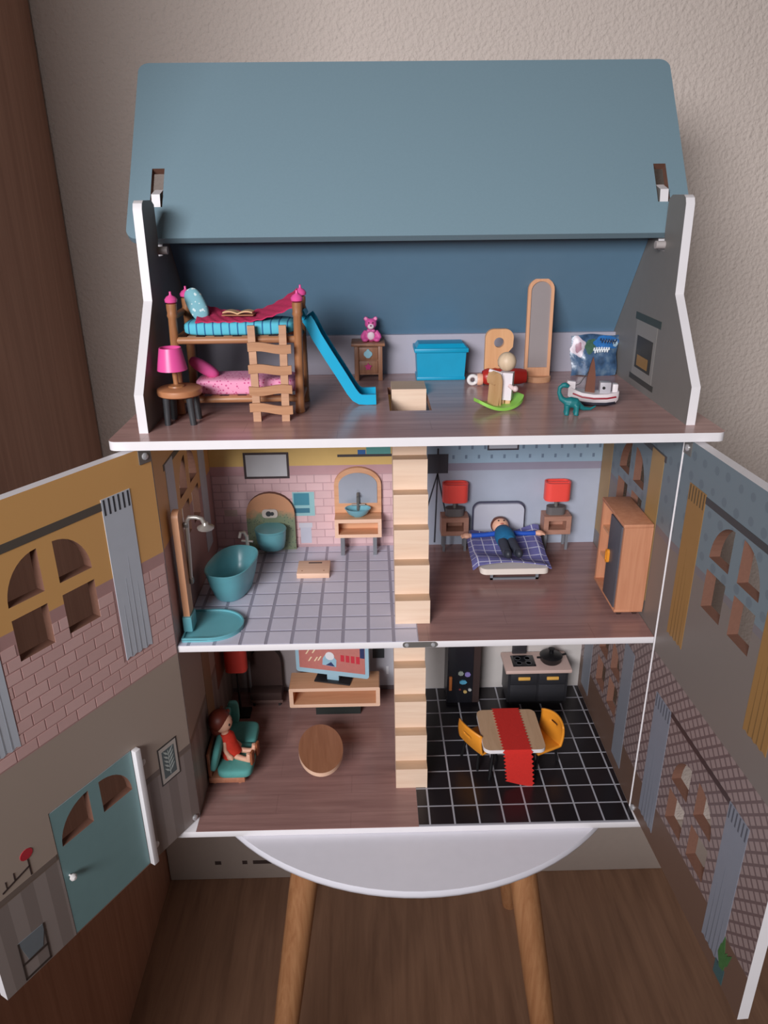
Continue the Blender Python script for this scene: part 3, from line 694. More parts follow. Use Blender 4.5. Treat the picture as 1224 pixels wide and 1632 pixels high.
for z0, z1, sh, mt in ((2.95, 4.65, ac, mat('pale_blue_emblem', (156, 206, 222), .4)), (1.05, 2.75, st, mat('pink_emblem', (206, 60, 130), .4))):
    dr = t.part('drawer', t.mb().box(23.2, 25.8, 24.15, 24.4, A+z0, A+z1, .05), NSW)
    t.part('emblem_knob', t.mb().prism(sh, 'y', 23.95, 24.2), mt, dr)
t = Thing('bear_figurine', 'small pink bear figurine sitting on attic nightstand', 'figurine', (24.9, 25.5, A+5.25), local=True); t.o.scale = (1.08, 1.08, 1.08)
BP = mat('bear_pink', (226, 92, 164), .5, var=.06); BWH = mat('bear_white', (246, 224, 234), .5, var=.03)
m = t.mb(); m.ell((0, .05, .75), (.85, .75, .85)); m.ell((0, .0, 2.2), (.78, .7, .68)); m.tube([(-.6, -.1, 1.3), (-1.0, -.35, .75), (-1.1, -.5, .4)], [.32, .34, .3], 10); m.tube([(.6, -.1, 1.3), (1.0, -.35, .75), (1.1, -.5, .4)], [.32, .34, .3], 10)
for s_ in (-1, 1): m.ell((s_*.62, .1, 2.82), (.3, .2, .3)); m.ell((s_*.75, -.6, .28), (.45, .5, .28))
t.part('body', m, BP, remesh=.1)
m = t.mb(); m.ell((0, -.62, 1.95), (.42, .25, .34)); t.part('muzzle', m, BWH)
t.part('belly', t.mb().ell((0, -.6, .8), (.48, .25, .55)), BWH)
t.part('nose', t.mb().ell((0, -.86, 2.08), (.14, .08, .1)), mat('bear_nose', (120, 70, 90), .4))
for s_ in (-1, 1):
    t.part('eye', t.mb().ell((s_*.25, -.68, 2.42), (.08, .05, .09)), BLACK); t.part('inner_ear', t.mb().ell((s_*.62, -.1, 2.84), (.2, .05, .2)), mat('bear_ear', (236, 150, 190), .5))
t.part('bow', t.mb().ell((-.28, -.72, 1.42), (.28, .12, .18)).ell((.28, -.72, 1.42), (.28, .12, .18)).ell((0, -.76, 1.42), (.11, .12, .12)), mat('bear_bow', (228, 110, 176), .5))
# ---- chest
t = Thing('toy_chest', 'bright teal toy chest with lid against attic back wall', 'chest', (34.5, 25.6, A))
CH = mat('teal_chest', (0, 154, 194), .45, var=.05)
t.part('body', t.mb().add([(31.35, 23.75, A), (37.85, 23.75, A), (37.85, 27.5, A), (31.35, 27.5, A), (31.15, 23.6, A+3.95), (38.05, 23.6, A+3.95), (38.05, 27.6, A+3.95), (31.15, 27.6, A+3.95)], [(0, 3, 2, 1), (4, 5, 6, 7), (0, 1, 5, 4), (1, 2, 6, 5), (2, 3, 7, 6), (3, 0, 4, 7)]), CH)
t.part('foot_rim', t.mb().box(31.2, 38.0, 23.65, 27.55, A, A+.5, .1), CH)
t.part('lid', t.mb().box(30.85, 38.35, 23.3, 27.85, A+3.9, A+4.5, .12).add([(31.1, 23.6, A+4.45), (38.1, 23.6, A+4.45), (38.1, 27.7, A+4.45), (31.1, 27.7, A+4.45), (31.5, 24.2, A+5.0), (37.7, 24.2, A+5.0), (37.7, 27.3, A+5.0), (31.5, 27.3, A+5.0)], [(4, 5, 6, 7), (0, 1, 5, 4), (1, 2, 6, 5), (2, 3, 7, 6), (3, 0, 4, 7)]), CH)
# ---- standing mirror
t = Thing('standing_mirror', 'tall round-topped standing mirror in slim wooden frame', 'mirror', (47.9, 22.6, A))
def lean(mb, y0, z0, ang):
    M = Matrix.Translation(Vector((0, y0, z0))-t.loc) @ Matrix.Rotation(ang, 4, 'X'); mb.v = [M @ v for v in mb.v]; return mb
xm = 47.75
fr_out = arch(xm-1.75, xm+1.75, .3, 11.9, 13.5); fr_in = arch(xm-1.35, xm+1.35, 1.6, 11.7, 13.0)
t.part('frame', lean(MB().prism(fr_out, 'y', 0, .6, [fr_in]), 22.3, A+.3, math.radians(-3)), OAKV)
GLASS = mat('mirror_glass', (178, 168, 168), .3, .35, var=.02)
t.part('glass', lean(MB().prism(fr_in, 'y', .2, .45), 22.3, A+.3, math.radians(-3)), GLASS)
t.part('base', t.mb().lathe([(0, 0), (1.75, 0), (1.8, .2), (1.8, .65), (1.7, .75), (0, .75)], (47.95, 22.6, A), 32, sy=.85), OAK)
# ---- cut-out board
def board(m):
    pts = [(40.35, A), (43.1, A), (43.1, A+3.6), (43.6, A+4.3), (44.1, A+4.9)]
    pts += [(43.0+1.15*math.cos(a), A+6.1+1.2*math.sin(a)) for a in [k*PI/2/8 for k in range(9)]]+[(41.5+1.15*math.cos(a), A+6.1+1.2*math.sin(a)) for a in [PI/2+k*PI/2/8 for k in range(9)]]
    m.prism(pts, 'y', 21.7, 22.4, [ellipse(42.2, A+5.5, .68, .68, 24)])
solo('cutout_board', board, wood('beech_ply', (212, 156, 108), (226, 174, 128), .5, 2), 'pale wooden board with a round hole standing behind rocking horse', 'board', (42, 22, A))
# ---- red peg figure lying on its side
t = Thing('peg_figure', 'red wooden peg figure lying down with a white ring cap', 'figurine', (42, 20.3, A))
m = t.mb(); zc = A+1.2
t.part('body', t.mb().lathe([(0, 39.9), (.8, 39.9), (1.0, 40.2), (1.15, 40.7), (1.02, 41.1), (1.18, 41.6), (1.06, 42.0), (1.18, 42.5), (1.12, 43.6), (1.05, 45.0), (.9, 45.8), (0, 46)], (0, 20.3, zc), 28, 'x'), mat('red_lacquer', (176, 40, 32), .35, var=.06))
t.part('collar', t.mb().lathe([(0, 39.2), (.75, 39.2), (.85, 39.5), (.75, 39.92), (0, 39.92)], (0, 20.3, zc-.35), 22, 'x'), SKIN)
ring = [(38.6+.55*math.cos(2*PI*k/20), 20.3, zc-.4+.55*math.sin(2*PI*k/20)) for k in range(21)]
t.part('cap', t.mb().tube(ring, .25, 10).lathe([(.3, 38.9), (.62, 39.25), (0, 39.26)], (0, 20.3, zc-.35), 16, 'x'), mat('cap_white', (228, 224, 222), .5))
# ---- rocking horse and rider
t = Thing('rocking_horse', 'wooden toy rocking horse on a lime green curved base', 'rocking horse', (40.3, 8.8, A), math.radians(22), local=True)
def rk(u, v):
    x = -3.1+6.2*u; w = 1.75*math.sqrt(max(.12, 1-(abs(x)/3.3)**3)); return (x, -w+2*w*v, .42+.105*x*x)
t.part('rocker', t.mb().sheet(rk, 26, 8, .4), mat('lime_green', (146, 206, 88), .4, var=.04))
HW = wood('horse_beech', (196, 152, 104), (214, 174, 128), .5, 2)
m = t.mb(); m.prism([(-1.3, .3), (-.35, .3), (-.15, 1.6), (.0, .35), (.25, .3), (.35, 3.6), (.0, 4.4), (-.6, 4.75), (-1.3, 4.5), (-1.65, 3.7), (-1.45, 3.2), (-1.05, 3.3), (-1.15, 2.2)], 'y', -.75, .75); m.v = [Vector((v.x*.66-.3, v.y, v.z*.95)) for v in m.v]; t.part('body', m, HW, smooth=50)
t = Thing('wooden_doll', 'bald wooden doll in a white robe behind the rocking horse head', 'doll', (41.2, 9.3, A-.1+.25), math.radians(-20), local=True)
t.part('head', t.mb().ell((-.05, 0, 5.35), (1.12, 1.1, 1.15), 24, 16), wood('doll_head_beech', (206, 180, 150), (222, 198, 168), .5, 2), remesh=0)
ROBE = mat('white_robe', (226, 218, 222), .7, var=.03)
m = t.mb(); m.add([(-.75, -.65, .8), (.75, -.65, .8), (.75, .65, .8), (-.75, .65, .8), (-.75, -.6, 4.1), (.85, -.6, 4.1), (.85, .6, 4.1), (-.75, .6, 4.1)], [(0, 3, 2, 1), (4, 5, 6, 7), (0, 1, 5, 4), (1, 2, 6, 5), (2, 3, 7, 6), (3, 0, 4, 7)])
m.tube([(-.5, -.6, 3.9), (-1.3, -.8, 4.15), (-2.0, -.75, 4.35)], [.28, .24, .22], 10)
t.part('robe', m, ROBE, smooth=50)
t.part('arm', t.mb().tube([(.5, -.55, 2.6), (.95, -.9, 2.4), (1.25, -1.0, 2.35)], [.26, .26, .28], 10).ell((1.3, -1.0, 2.35), .36, 12, 8), mat('doll_hand', (232, 206, 206), .5))
for s_ in (-1, 1): t.part('foot', t.mb().box(-.7 if s_ < 0 else .05, -.05 if s_ < 0 else .7, -.6, .5, 0, .85, .12), HW)
for y in (-.42, .42): t.part('eye', t.mb().ell((-.62, -.62+.1*y, 5.45) if y < 0 else (-1.05, -.05, 5.45), (.13, .13, .15)), mat('doll_eye', (70, 48, 44), .4))
t.part('mouth', t.mb().ell((-.88, -.42, 4.92), (.16, .14, .07)), mat('doll_mouth', (90, 70, 66), .5))
# ---- foil packet
t = Thing('foil_packet', 'crumpled blue plastic packet with printed top in attic corner', 'packet', (56, 26, A))
def bag(front):
    def f(u, v):
        x = 53.3+6.3*u; h = 5.6*v
        z = A+.02+h*math.cos(.18)+.12*math.sin(7*u+5*v); y = 25.3+h*.22+(-1 if front else .35)*.9*math.sin(PI*u)*math.sin(PI*min(1, .15+v*.8))+.13*math.sin(11*u+3*v)
        return (x+.12*math.sin(9*v)+.5*v*(u-.3), y, z)
    return f
def foilmat():
    m, nt, bs = newmat('blue_foil'); v = N(nt, 'ShaderNodeTexNoise'); v.inputs['Scale'].default_value = 75; v.inputs['Detail'].default_value = 3; nt.links.new(coords(nt), v.inputs['Vector'])
    rp = N(nt, 'ShaderNodeValToRGB'); e = rp.color_ramp.elements; e[0].position = .3; e[0].color = lin((40, 60, 84)); e[1].position = .72; e[1].color = lin((104, 128, 148)); k = e.new(.52); k.color = lin((62, 92, 126))
    nt.links.new(v.outputs[0], rp.inputs[0]); nt.links.new(rp.outputs[0], bs.inputs['Base Color']); bs.inputs['Roughness'].default_value = .25; bump(nt, bs, v.outputs[0], .5, .002); return m
FO = foilmat()
def thick(fn, th):
    m = t.mb(); nu, nv = 22, 16; vs = [Vector(fn(i/nu, j/nv)) for i in range(nu+1) for j in range(nv+1)]; w = nv+1; k = len(vs); vs += [v+Vector((0, th, 0)) for v in vs]
    fs = []
    for i in range(nu):
        for j in range(nv): q = (i*w+j, (i+1)*w+j, (i+1)*w+j+1, i*w+j+1); fs += [q, tuple(k+x for x in q[::-1])]
    rim = [i*w for i in range(nu+1)]+[nu*w+j for j in range(1, nv+1)]+[i*w+nv for i in range(nu-1, -1, -1)]+[j for j in range(nv-1, 0, -1)]
    for i in range(len(rim)): a, b = rim[i], rim[(i+1) % len(rim)]; fs.append((a, b, k+b, k+a))
    return m.add(vs, fs)
t.part('front_foil', thick(bag(True), .05), FO); t.part('back_foil', thick(bag(False), .05), FO)
fb = bag(True)
def patch(u0, u1, v0, v1, c, name, dy=-.06):
    def f(u, v):
        x, y = 2*u-1, 2*v-1; X, Y = x*math.sqrt(1-y*y/2), y*math.sqrt(1-x*x/2)
        X += .12*math.sin(5*Y+u0*40); Y += .12*math.sin(4*X+v0*30)
        return tuple(Vector(fb(min(1, u0+(u1-u0)*(.5+X/2)), min(1, v0+(v1-v0)*(.5+Y/2))))+Vector((0, dy, 0)))
    t.part(name, thick(f, .03), mat('foil_print_%d_%d_%d' % c, c, .3, var=.25, nscale=250))
patch(.0, .27, .5, .98, (198, 182, 194), 'printed_figure'); patch(.27, .5, .58, .9, (70, 104, 84), 'printed_leaf'); patch(.46, 1.0, .66, 1.0, (48, 116, 186), 'printed_banner', -.08); patch(.08, .2, .6, .85, (150, 86, 110), 'printed_figure_detail', -.1)
def script(u0, u1, v, amp, k, c, rr):
    pts = [tuple(Vector(fb(u0+(u1-u0)*q/60+.012*math.sin(k*2*q/60*PI), v+amp*math.sin(k*q/60*PI)))+Vector((0, -.16, 0))) for q in range(61)]
    t.part('printed_lettering', t.mb().tube(pts, rr, 6), mat('foil_script_%d_%d_%d' % c, c, .4))
script(.46, .8, .64, .06, 13, (226, 232, 236), .1); script(.58, .94, .86, .055, 13, (24, 42, 72), .08)
patch(.86, .98, .72, .9, (178, 206, 224), 'printed_corner', -.12)
# ---- boat
t = Thing('toy_boat', 'white toy boat with a red stripe and brown mast on attic floor', 'boat', (51.9, 9.3, A), math.radians(-9), local=True)
BWT = mat('boat_white', (226, 218, 220), .45, var=.03)
def hullring(x, w, zb, zt, inset=0):
    return [(x, -w*.55+inset, zb), (x, -w+inset, (zb+zt)/2), (x, -w+inset, zt), (x, w-inset, zt), (x, w-inset, (zb+zt)/2), (x, w*.55-inset, zb)]
secs = [(-3.0, .15, 1.1, 2.4), (-2.5, .6, .75, 2.1), (-1.4, 1.1, .5, 1.75), (0, 1.25, .4, 1.6), (1.6, 1.15, .4, 1.65), (2.7, .85, .5, 1.85), (3.0, .55, .8, 1.9)]
def hull(m, secs, dz0=0, dz1=0, g=0):
    vs = []; 
    for x, w, zb, zt in secs: vs += hullring(x, w+g, zb+dz0, zt+dz1)
    k = len(secs); fs = [(i*6+j, i*6+(j+1) % 6, (i+1)*6+(j+1) % 6, (i+1)*6+j) for i in range(k-1) for j in range(6)]+[tuple(range(6))[::-1], tuple((k-1)*6+j for j in range(6))]
    return m.add(vs, fs)
t.part('hull', hull(t.mb(), secs), BWT, smooth=35)
t.part('keel', hull(t.mb(), [(x*.92, w*.8, 0 if abs(x) < 2.6 else .25, zb+.12) for x, w, zb, zt in secs]), mat('boat_keel', (30, 30, 44), .5))
t.part('stripe', t.mb().tube([(x*.98, -w*1.0-.02, (zb+zt)/2+.12) for x, w, zb, zt in secs[1:-1]], .11, 8), mat('boat_red', (150, 26, 44), .45))
t.part('bow_post', t.mb().prism([(-3.0, 2.2), (-2.2, 1.9), (-2.2, 2.9), (-3.1, 3.0), (-3.2, 2.8), (-2.7, 2.4)], 'y', -.3, .3), BWT)
t.part('stern_post', t.mb().box(2.2, 2.85, -.5, .5, 1.6, 2.75, .1), BWT)
cb = t.part('cabin', t.mb().box(.7, 2.0, -.6, .6, 1.6, 2.95, .08), mat('boat_cabin_grey', (182, 178, 184), .45)); t.part('porthole', t.mb().lathe([(0, -.66), (.18, -.66), (.18, -.55), (0, -.55)], (1.15, 0, 2.3), 12, 'y'), BLACK, cb)
t.part('sail', t.mb().prism([(-1.0, 1.6), (.15, 1.6), (.1, 3.6), (-.15, 5.2), (-.35, 5.9), (-.55, 5.2), (-.85, 3.6)], 'y', -.22, .22), mat('boat_sail_brown', (112, 66, 48), .7, var=.12))
t.part('stay', t.mb().tube([(-.5, 0, 4.6), (-1.7, 0, 2.6), (-2.5, 0, 2.3)], .05, 6), BLACK)
# ---- dinosaur
def dino(m):
    m.tube([(.95, 0, 1.05), (.5, 0, 1.35), (-.2, 0, 1.45), (-.75, 0, 1.5)], [.35, .62, .66, .45], 14)
    m.tube([(-.6, 0, 1.5), (-1.25, 0, 1.9), (-1.55, 0, 2.6), (-1.5, 0, 3.2), (-1.1, 0, 3.5)], [.42, .32, .25, .24, .26], 12)
    m.tube([(-1.3, 0, 3.45), (-.9, 0, 3.5), (-.45, 0, 3.3)], [.28, .32, .18], 12)
    m.tube([(.8, 0, 1.1), (1.5, .1, .7), (2.3, .3, .62), (2.9, .4, .95)], [.42, .26, .18, .08], 10)
    for x, y in ((-.55, -.4), (.55, -.42), (-.5, .4), (.6, .42)): m.tube([(x, y, 1.2), (x+.02, y*1.15, .5), (x-.03, y*1.2, .0)], [.36, .28, .32], 10)
solo('toy_dinosaur', dino, mat('teal_dinosaur', (24, 118, 122), .5, var=.1), 'small teal long-necked toy dinosaur in front of the boat', 'dinosaur', (48.3, 5.3, A), math.radians(-6), local=True, remesh=.09)
# ================================================================== BATHROOM
def place(name, mb, mats, M, label=None, cat=None): pass
# ---- bathtub
t = Thing('bathtub', 'teal freestanding toy bathtub with rounded rim', 'bathtub', (4.9, 14.2, B), math.radians(-12), local=True)
def ov(rx, ry, z, n=36, e=.8): return [(rx*math.copysign(abs(math.cos(2*PI*i/n))**e, math.cos(2*PI*i/n)), ry*math.copysign(abs(math.sin(2*PI*i/n))**e, math.sin(2*PI*i/n)), z) for i in range(n)]
def loft(m, rings, n=36):
    vs = [p for r in rings for p in r]; k = len(rings)
    fs = [(i*n+j, i*n+(j+1) % n, (i+1)*n+(j+1) % n, (i+1)*n+j) for i in range(k-1) for j in range(n)]+[tuple(range(n))[::-1], tuple((k-1)*n+j for j in range(n))]
    return m.add(vs, fs)
t.part('tub', loft(t.mb(), [ov(1.9, 3.4, 0), ov(2.2, 3.7, .3), ov(2.75, 4.5, 2.4), ov(3.15, 5.1, 4.5), ov(3.2, 5.2, 4.68), ov(3.1, 5.1, 4.75), ov(2.85, 4.8, 4.5), ov(2.45, 4.2, 2.4), ov(2.0, 3.5, .75), ov(1.6, 3.0, .6)]), TEAL, smooth=60)
# tap belongs to the tub
tp = t.part('tap', t.mb().tube([(.35, 5.35, 2.8), (.35, 5.35, 6.2)], .26, 10).tube([(.35, 5.3, 6.0), (.1, 5.0, 6.9), (-.3, 4.6, 6.9), (-.45, 4.4, 6.2)], .24, 10), mat('tap_pale_chrome', (190, 184, 176), .3, .6, var=.03))
t.part('tap_handle', t.mb().cyl((-.5, 5.35, 5.3), (1.2, 5.35, 5.3), .17, n=10), mat('tap_pale_chrome', (190, 184, 176), .3), tp)
# ---- toilet with wooden back board
t = Thing('toilet', 'teal wall-hung toilet on an arched wooden panel with plant print', 'toilet', (9, 26.5, B))
pan = arch(5.1, 12.6, B, B+6.2, B+9.6)
m, nt, bs = newmat('plant_print_panel')
tc = N(nt, 'ShaderNodeTexCoord'); sp = N(nt, 'ShaderNodeSeparateXYZ'); nt.links.new(tc.outputs['Object'], sp.inputs[0])
v = N(nt, 'ShaderNodeTexVoronoi'); v.inputs['Scale'].default_value = 260; nt.links.new(tc.outputs['Object'], v.inputs['Vector'])
no = N(nt, 'ShaderNodeTexNoise'); no.inputs['Scale'].default_value = 55; no.inputs['Detail'].default_value = 4; nt.links.new(tc.outputs['Object'], no.inputs['Vector'])
mr = N(nt, 'ShaderNodeMapRange'); nt.links.new(sp.outputs[2], mr.inputs[0]); mr.inputs[1].default_value = .085; mr.inputs[2].default_value = .03
ad = N(nt, 'ShaderNodeMath', operation='MULTIPLY_ADD'); nt.links.new(no.outputs[0], ad.inputs[0]); ad.inputs[1].default_value = .9; nt.links.new(mr.outputs[0], ad.inputs[2])
rpn = N(nt, 'ShaderNodeValToRGB'); rpn.color_ramp.elements[0].position = .72; rpn.color_ramp.elements[1].position = 1.2 if False else 1.0
rpn.color_ramp.elements[0].color = (0, 0, 0, 1); rpn.color_ramp.elements[1].color = (1, 1, 1, 1); nt.links.new(ad.outputs[0], rpn.inputs[0])
c1 = mixc(nt, rpn.outputs[0], lin((206, 150, 112)), lin((128, 140, 112)))
lt = N(nt, 'ShaderNodeMath', operation='LESS_THAN'); nt.links.new(v.outputs['Distance'], lt.inputs[0]); lt.inputs[1].default_value = .22
ml = N(nt, 'ShaderNodeMath', operation='MULTIPLY'); nt.links.new(lt.outputs[0], ml.inputs[0]); nt.links.new(rpn.outputs[0], ml.inputs[1])
nt.links.new(mixc(nt, ml.outputs[0], c1, lin((74, 92, 84))), bs.inputs['Base Color']); bs.inputs['Roughness'].default_value = .5
t.part('back_panel', t.mb().prism(pan, 'y', 27.3, 28.1, (), (0, 0, 1, 1)), [m, MDF])
def tring(rx, ry, z, yc): return [(9+rx*math.cos(2*PI*i/28), yc+ry*math.sin(2*PI*i/28), B+z) for i in range(28)]
TEALD = TEAL
t.part('bowl', loft(t.mb(), [tring(1.5, 1.2, .9, 25.9), tring(1.9, 1.7, 1.3, 25.6), tring(2.2, 2.1, 2.6, 25.3), tring(2.35, 2.25, 4.2, 25.2), tring(2.3, 2.2, 4.4, 25.2)], 28), TEALD, smooth=50)
t.part('lid', loft(t.mb(), [tring(2.4, 2.3, 4.4, 25.2), tring(2.45, 2.35, 4.55, 25.2), tring(2.35, 2.25, 4.7, 25.2)], 28), TEALD, smooth=50)
fp = t.part('flush_plate', t.mb().prism(rrect(7.6, 10.0, B+5.6, B+7.0, .5), 'y', 27.05, 27.3), mat('flush_white', (218, 206, 196), .4))
for x, r in ((8.6, .42), (9.15, .3)): t.part('flush_button', t.mb().lathe([(0, 26.93), (r, 26.95), (r, 27.1), (0, 27.1)], (x, 0, B+6.3), 16, 'y'), DGREY, fp)
# ---- wash stand
t = Thing('washstand', 'wooden toy washstand with arched mirror and grey legs', 'washstand', (22.5, 26.2, B))
vx0, vx1, vy = 18.9, 26.05, 24.6
t.part('mirror_board', t.mb().prism(arch(vx0-.05, vx1+.05, B+3.2, B+10.6, B+13.5, 18), 'y', 27.4, 28.05), OAK)
mi_ = arch(19.55, 25.45, B+7.75, B+10.7, B+12.7, 18)
t.part('mirror_glass', t.mb().prism(mi_, 'y', 27.28, 27.42), mat('foil_mirror', (176, 182, 194), .3, .35, var=.03))
bx = [(vx0, B+3.1), (vx1, B+3.1), (vx1, B+6.15), (vx0, B+6.15)]
t.part('cabinet', t.mb().prism(bx, 'y', vy, 27.4, [rect(vx0+.55, vx1-.55, B+3.65, B+5.55)], (0, 1, 1, 1)), [OAKEDGE, OAK], smooth=0)
t.part('cabinet_back', t.mb().box(vx0+.5, vx1-.5, 27.0, 27.38, B+3.6, B+5.6), OAK)
for x in (19.7, 24.7):
    for y in (24.75, 26.8): t.part('leg', t.mb().box(x, x+.6, y, y+.45, B, B+3.12), MGREY)
t.part('basin', t.mb().lathe([(0, .02), (.8, .02), (1.5, .5), (1.95, 1.25), (2.02, 1.35), (1.9, 1.35), (1.4, .65), (.7, .25), (0, .2)], (22.45, 25.9, B+6.15), 32, sy=.72), mat('basin_teal', (120, 176, 190), .2, var=.02))
tp = t.part('tap', t.mb().tube([(22.5, 27.0, B+6.1), (22.5, 27.0, B+9.1), (22.5, 26.7, B+9.55), (22.5, 26.2, B+9.2)], [.28, .24, .22, .2], 10), STEEL)
t.part('tap_handle', t.mb().cyl((21.5, 27.0, B+7.6), (23.6, 27.0, B+7.6), .16, n=8), STEEL, tp)
# ---- scales
t = Thing('bathroom_scale', 'flat square wooden bathroom scale on grey tiles', 'scale', (15.8, 19.4, B))
t.part('body', t.mb().box(13.45, 18.25, 17.3, 21.6, B+.02, B+.85, .12), OAKEDGE)
t.part('printed_display', t.mb().box(15.0, 17.0, 20.6, 20.95, B+.85, B+.87), mat('ink', (70, 58, 54), .6))
t.part('printed_dots', t.mb().lathe([(0, .85), (.12, .85), (.12, .87), (0, .87)], (14.2, 18.2, B), 10).lathe([(0, .85), (.12, .85), (.12, .87), (0, .87)], (17.4, 18.2, B), 10), mat('ink_soft', (170, 120, 90), .6))
# ---- shower
t = Thing('shower', 'toy shower with teal tray and wooden post', 'shower', (3.5, 4.6, B))
tray = [(.45, .75), (.45, 8.0)]+[(3.6+4.1*math.cos(a), 4.4+3.65*math.sin(a)) for a in [PI/2-PI*k/20 for k in range(21)]]
inn = [(.65, .95), (.65, 7.8)]+[(3.6+3.9*math.cos(a), 4.4+3.45*math.sin(a)) for a in [PI/2-PI*k/20 for k in range(21)]]
t.part('tray', t.mb().prism(tray, 'z', B+.03, B+.35).prism(tray, 'z', B+.3, B+.6, [inn]), TEAL, smooth=50)
t.part('post', t.mb().prism(rrect(2.6, 4.6, B+2.2, B+16.9, .8, corners=(0, 0, 1, 1)), 'x', .55, 1.35), OAKV)
t.part('post_socket', t.mb().box(.35, 1.6, 2.3, 4.9, B+.5, B+2.7, .25), TEAL)
pp = t.part('pipe', t.mb().tube([(1.5, 4.6, B+6.8), (1.7, 4.6, B+11), (1.85, 4.6, B+15.0), (2.2, 4.6, B+15.5), (3.0, 4.6, B+15.5), (3.7, 4.6, B+15.3), (4.0, 4.6, B+14.6)], .27, 12), mat('tap_pale_chrome', (190, 184, 176), .3))
t.part('shower_head', t.mb().lathe([(0, -.2), (1.0, -.25), (1.05, 0), (.4, .3), (.3, .6), (0, .62)], (4.1, 4.6, B+14.2), 20), mat('tap_pale_chrome', (190, 184, 176), .3), pp)
t.part('pipe_bracket', t.mb().box(1.25, 1.85, 4.3, 4.9, B+6.4, B+7.2, .1).box(1.3, 2.0, 4.3, 4.9, B+14.2, B+14.8, .1), STEEL, pp)

# ================================================================== BEDROOM
def bedside(x0, x1, y, label, first=None):
    cx = (x0+x1)/2; w = (x1-x0)/2
    t = Thing('bedside_table', label, 'bedside table', (cx, y+1.3, B), 0, 'bedside tables', local=True)
    BSW = wood('smoked_oak', (158, 112, 94), (182, 136, 116), .5, 0)
    t.part('box', t.mb().prism(rect(-w, w, 2.75, 5.75), 'y', -1.3, 1.3, [rect(-w+.75, w-.75, 3.5, 5.0)], (0, 0, 0, 0)), BSW, smooth=0)
    t.part('box_back', t.mb().box(-w+.7, w-.7, .9, 1.25, 3.45, 5.05), BSW)
    for sx in (-1, 1):
        for yy in (-1.15, .85): t.part('leg', t.mb().box(sx*(w-.45)-.2, sx*(w-.45)+.2, yy, yy+.3, 0, 2.77), MGREY)
    return t
b1 = bedside(35.3, 39.5, 25.4, 'bedside table nearer the staircase, left of plaid bed')
b1.copy((53.25, 26.6, B), 0, 'bedside table between plaid bed and bedroom wardrobe')
t = Thing('red_lamp', 'red block-shaped lamp on bedside table nearer the staircase', 'lamp', (37.4, 26.6, B+5.77), 0, 'red bedside lamps', local=True)
t.part('base', t.mb().prism(rrect(-1.45, 1.45, -.8, .8, .75), 'z', 0, 1.25), mat('lamp_base_grey', (104, 100, 100), .45), smooth=50)
t.part('stem', t.mb().cyl((0, 0, 1.2), (0, 0, 2.6), .3, n=12), STEEL)
def shade(w, d, z0, z1, r): 
    m = MB(); m.prism(rrect(-w, w, -d, d, r), 'z', z0, z1, [rrect(-w+.25, w-.25, -d+.25, d-.25, r-.2)]); m.box(-w+.1, w-.1, -.12, .12, z1-.35, z1-.05); return m
t.part('shade', shade(1.95, 1.2, 2.4, 5.3, .9), RED, smooth=50)
t.copy((53.1, 26.6, B+5.77), 0, 'red block-shaped lamp on bedside table beside the wardrobe')
# ---- bed
t = Thing('toy_bed', 'white-framed toy bed with rounded pale headboard', 'bed', (45, 21.5, B))
BF = mat('bed_frame_white', (228, 218, 208), .45, var=.02)
t.part('mattress_board', t.mb().prism(rrect(40.1, 50.0, 15.2, 26.8, .9), 'z', B+1.2, B+2.1), BF, smooth=50)
t.part('headboard', t.mb().prism(rrect(40.5, 48.3, B+1.2, B+7.3, 1.1), 'y', 26.9, 27.5), mat('headboard_pale', (192, 194, 206), .4, var=.02), smooth=50)
t.part('headboard_rim', t.mb().prism(rrect(40.3, 48.5, B+1.1, B+7.5, 1.25), 'y', 27.4, 27.75), mat('headboard_rim_dark', (70, 70, 92), .5))
for y in (15.9, 25.2): t.part('sled_leg', t.mb().box(41.6, 48.6, y, y+.3, B, B+.3).box(41.6, 42.0, y, y+.3, B, B+1.25).box(48.2, 48.6, y, y+.3, B, B+1.25).box(41.6, 48.6, y, y+.3, B+1.0, B+1.25), MGREY)
m, nt, bs = newmat('blue_plaid_fabric')
tc = N(nt, 'ShaderNodeTexCoord'); sp = N(nt, 'ShaderNodeSeparateXYZ'); nt.links.new(tc.outputs['Object'], sp.inputs[0]); mx = None
for ax in (0, 1):
    a = N(nt, 'ShaderNodeMath', operation='MULTIPLY_ADD'); nt.links.new(sp.outputs[ax], a.inputs[0]); a.inputs[1].default_value = 62; a.inputs[2].default_value = 20.3
    fr = N(nt, 'ShaderNodeMath', operation='FRACT'); nt.links.new(a.outputs[0], fr.inputs[0])
    lt = N(nt, 'ShaderNodeMath', operation='LESS_THAN'); nt.links.new(fr.outputs[0], lt.inputs[0]); lt.inputs[1].default_value = .09
    if mx is None: mx = lt
    else:
        q = N(nt, 'ShaderNodeMath', operation='MAXIMUM'); nt.links.new(mx.outputs[0], q.inputs[0]); nt.links.new(lt.outputs[0], q.inputs[1]); mx = q
no = N(nt, 'ShaderNodeTexNoise'); no.inputs['Scale'].default_value = 90; nt.links.new(tc.outputs['Object'], no.inputs['Vector'])
nt.links.new(mixc(nt, mx.outputs[0], mixc(nt, no.outputs[0], lin((88, 88, 146)), lin((124, 122, 178))), lin((206, 206, 226))), bs.inputs['Base Color']); bs.inputs['Roughness'].default_value = .95
PLAID = m
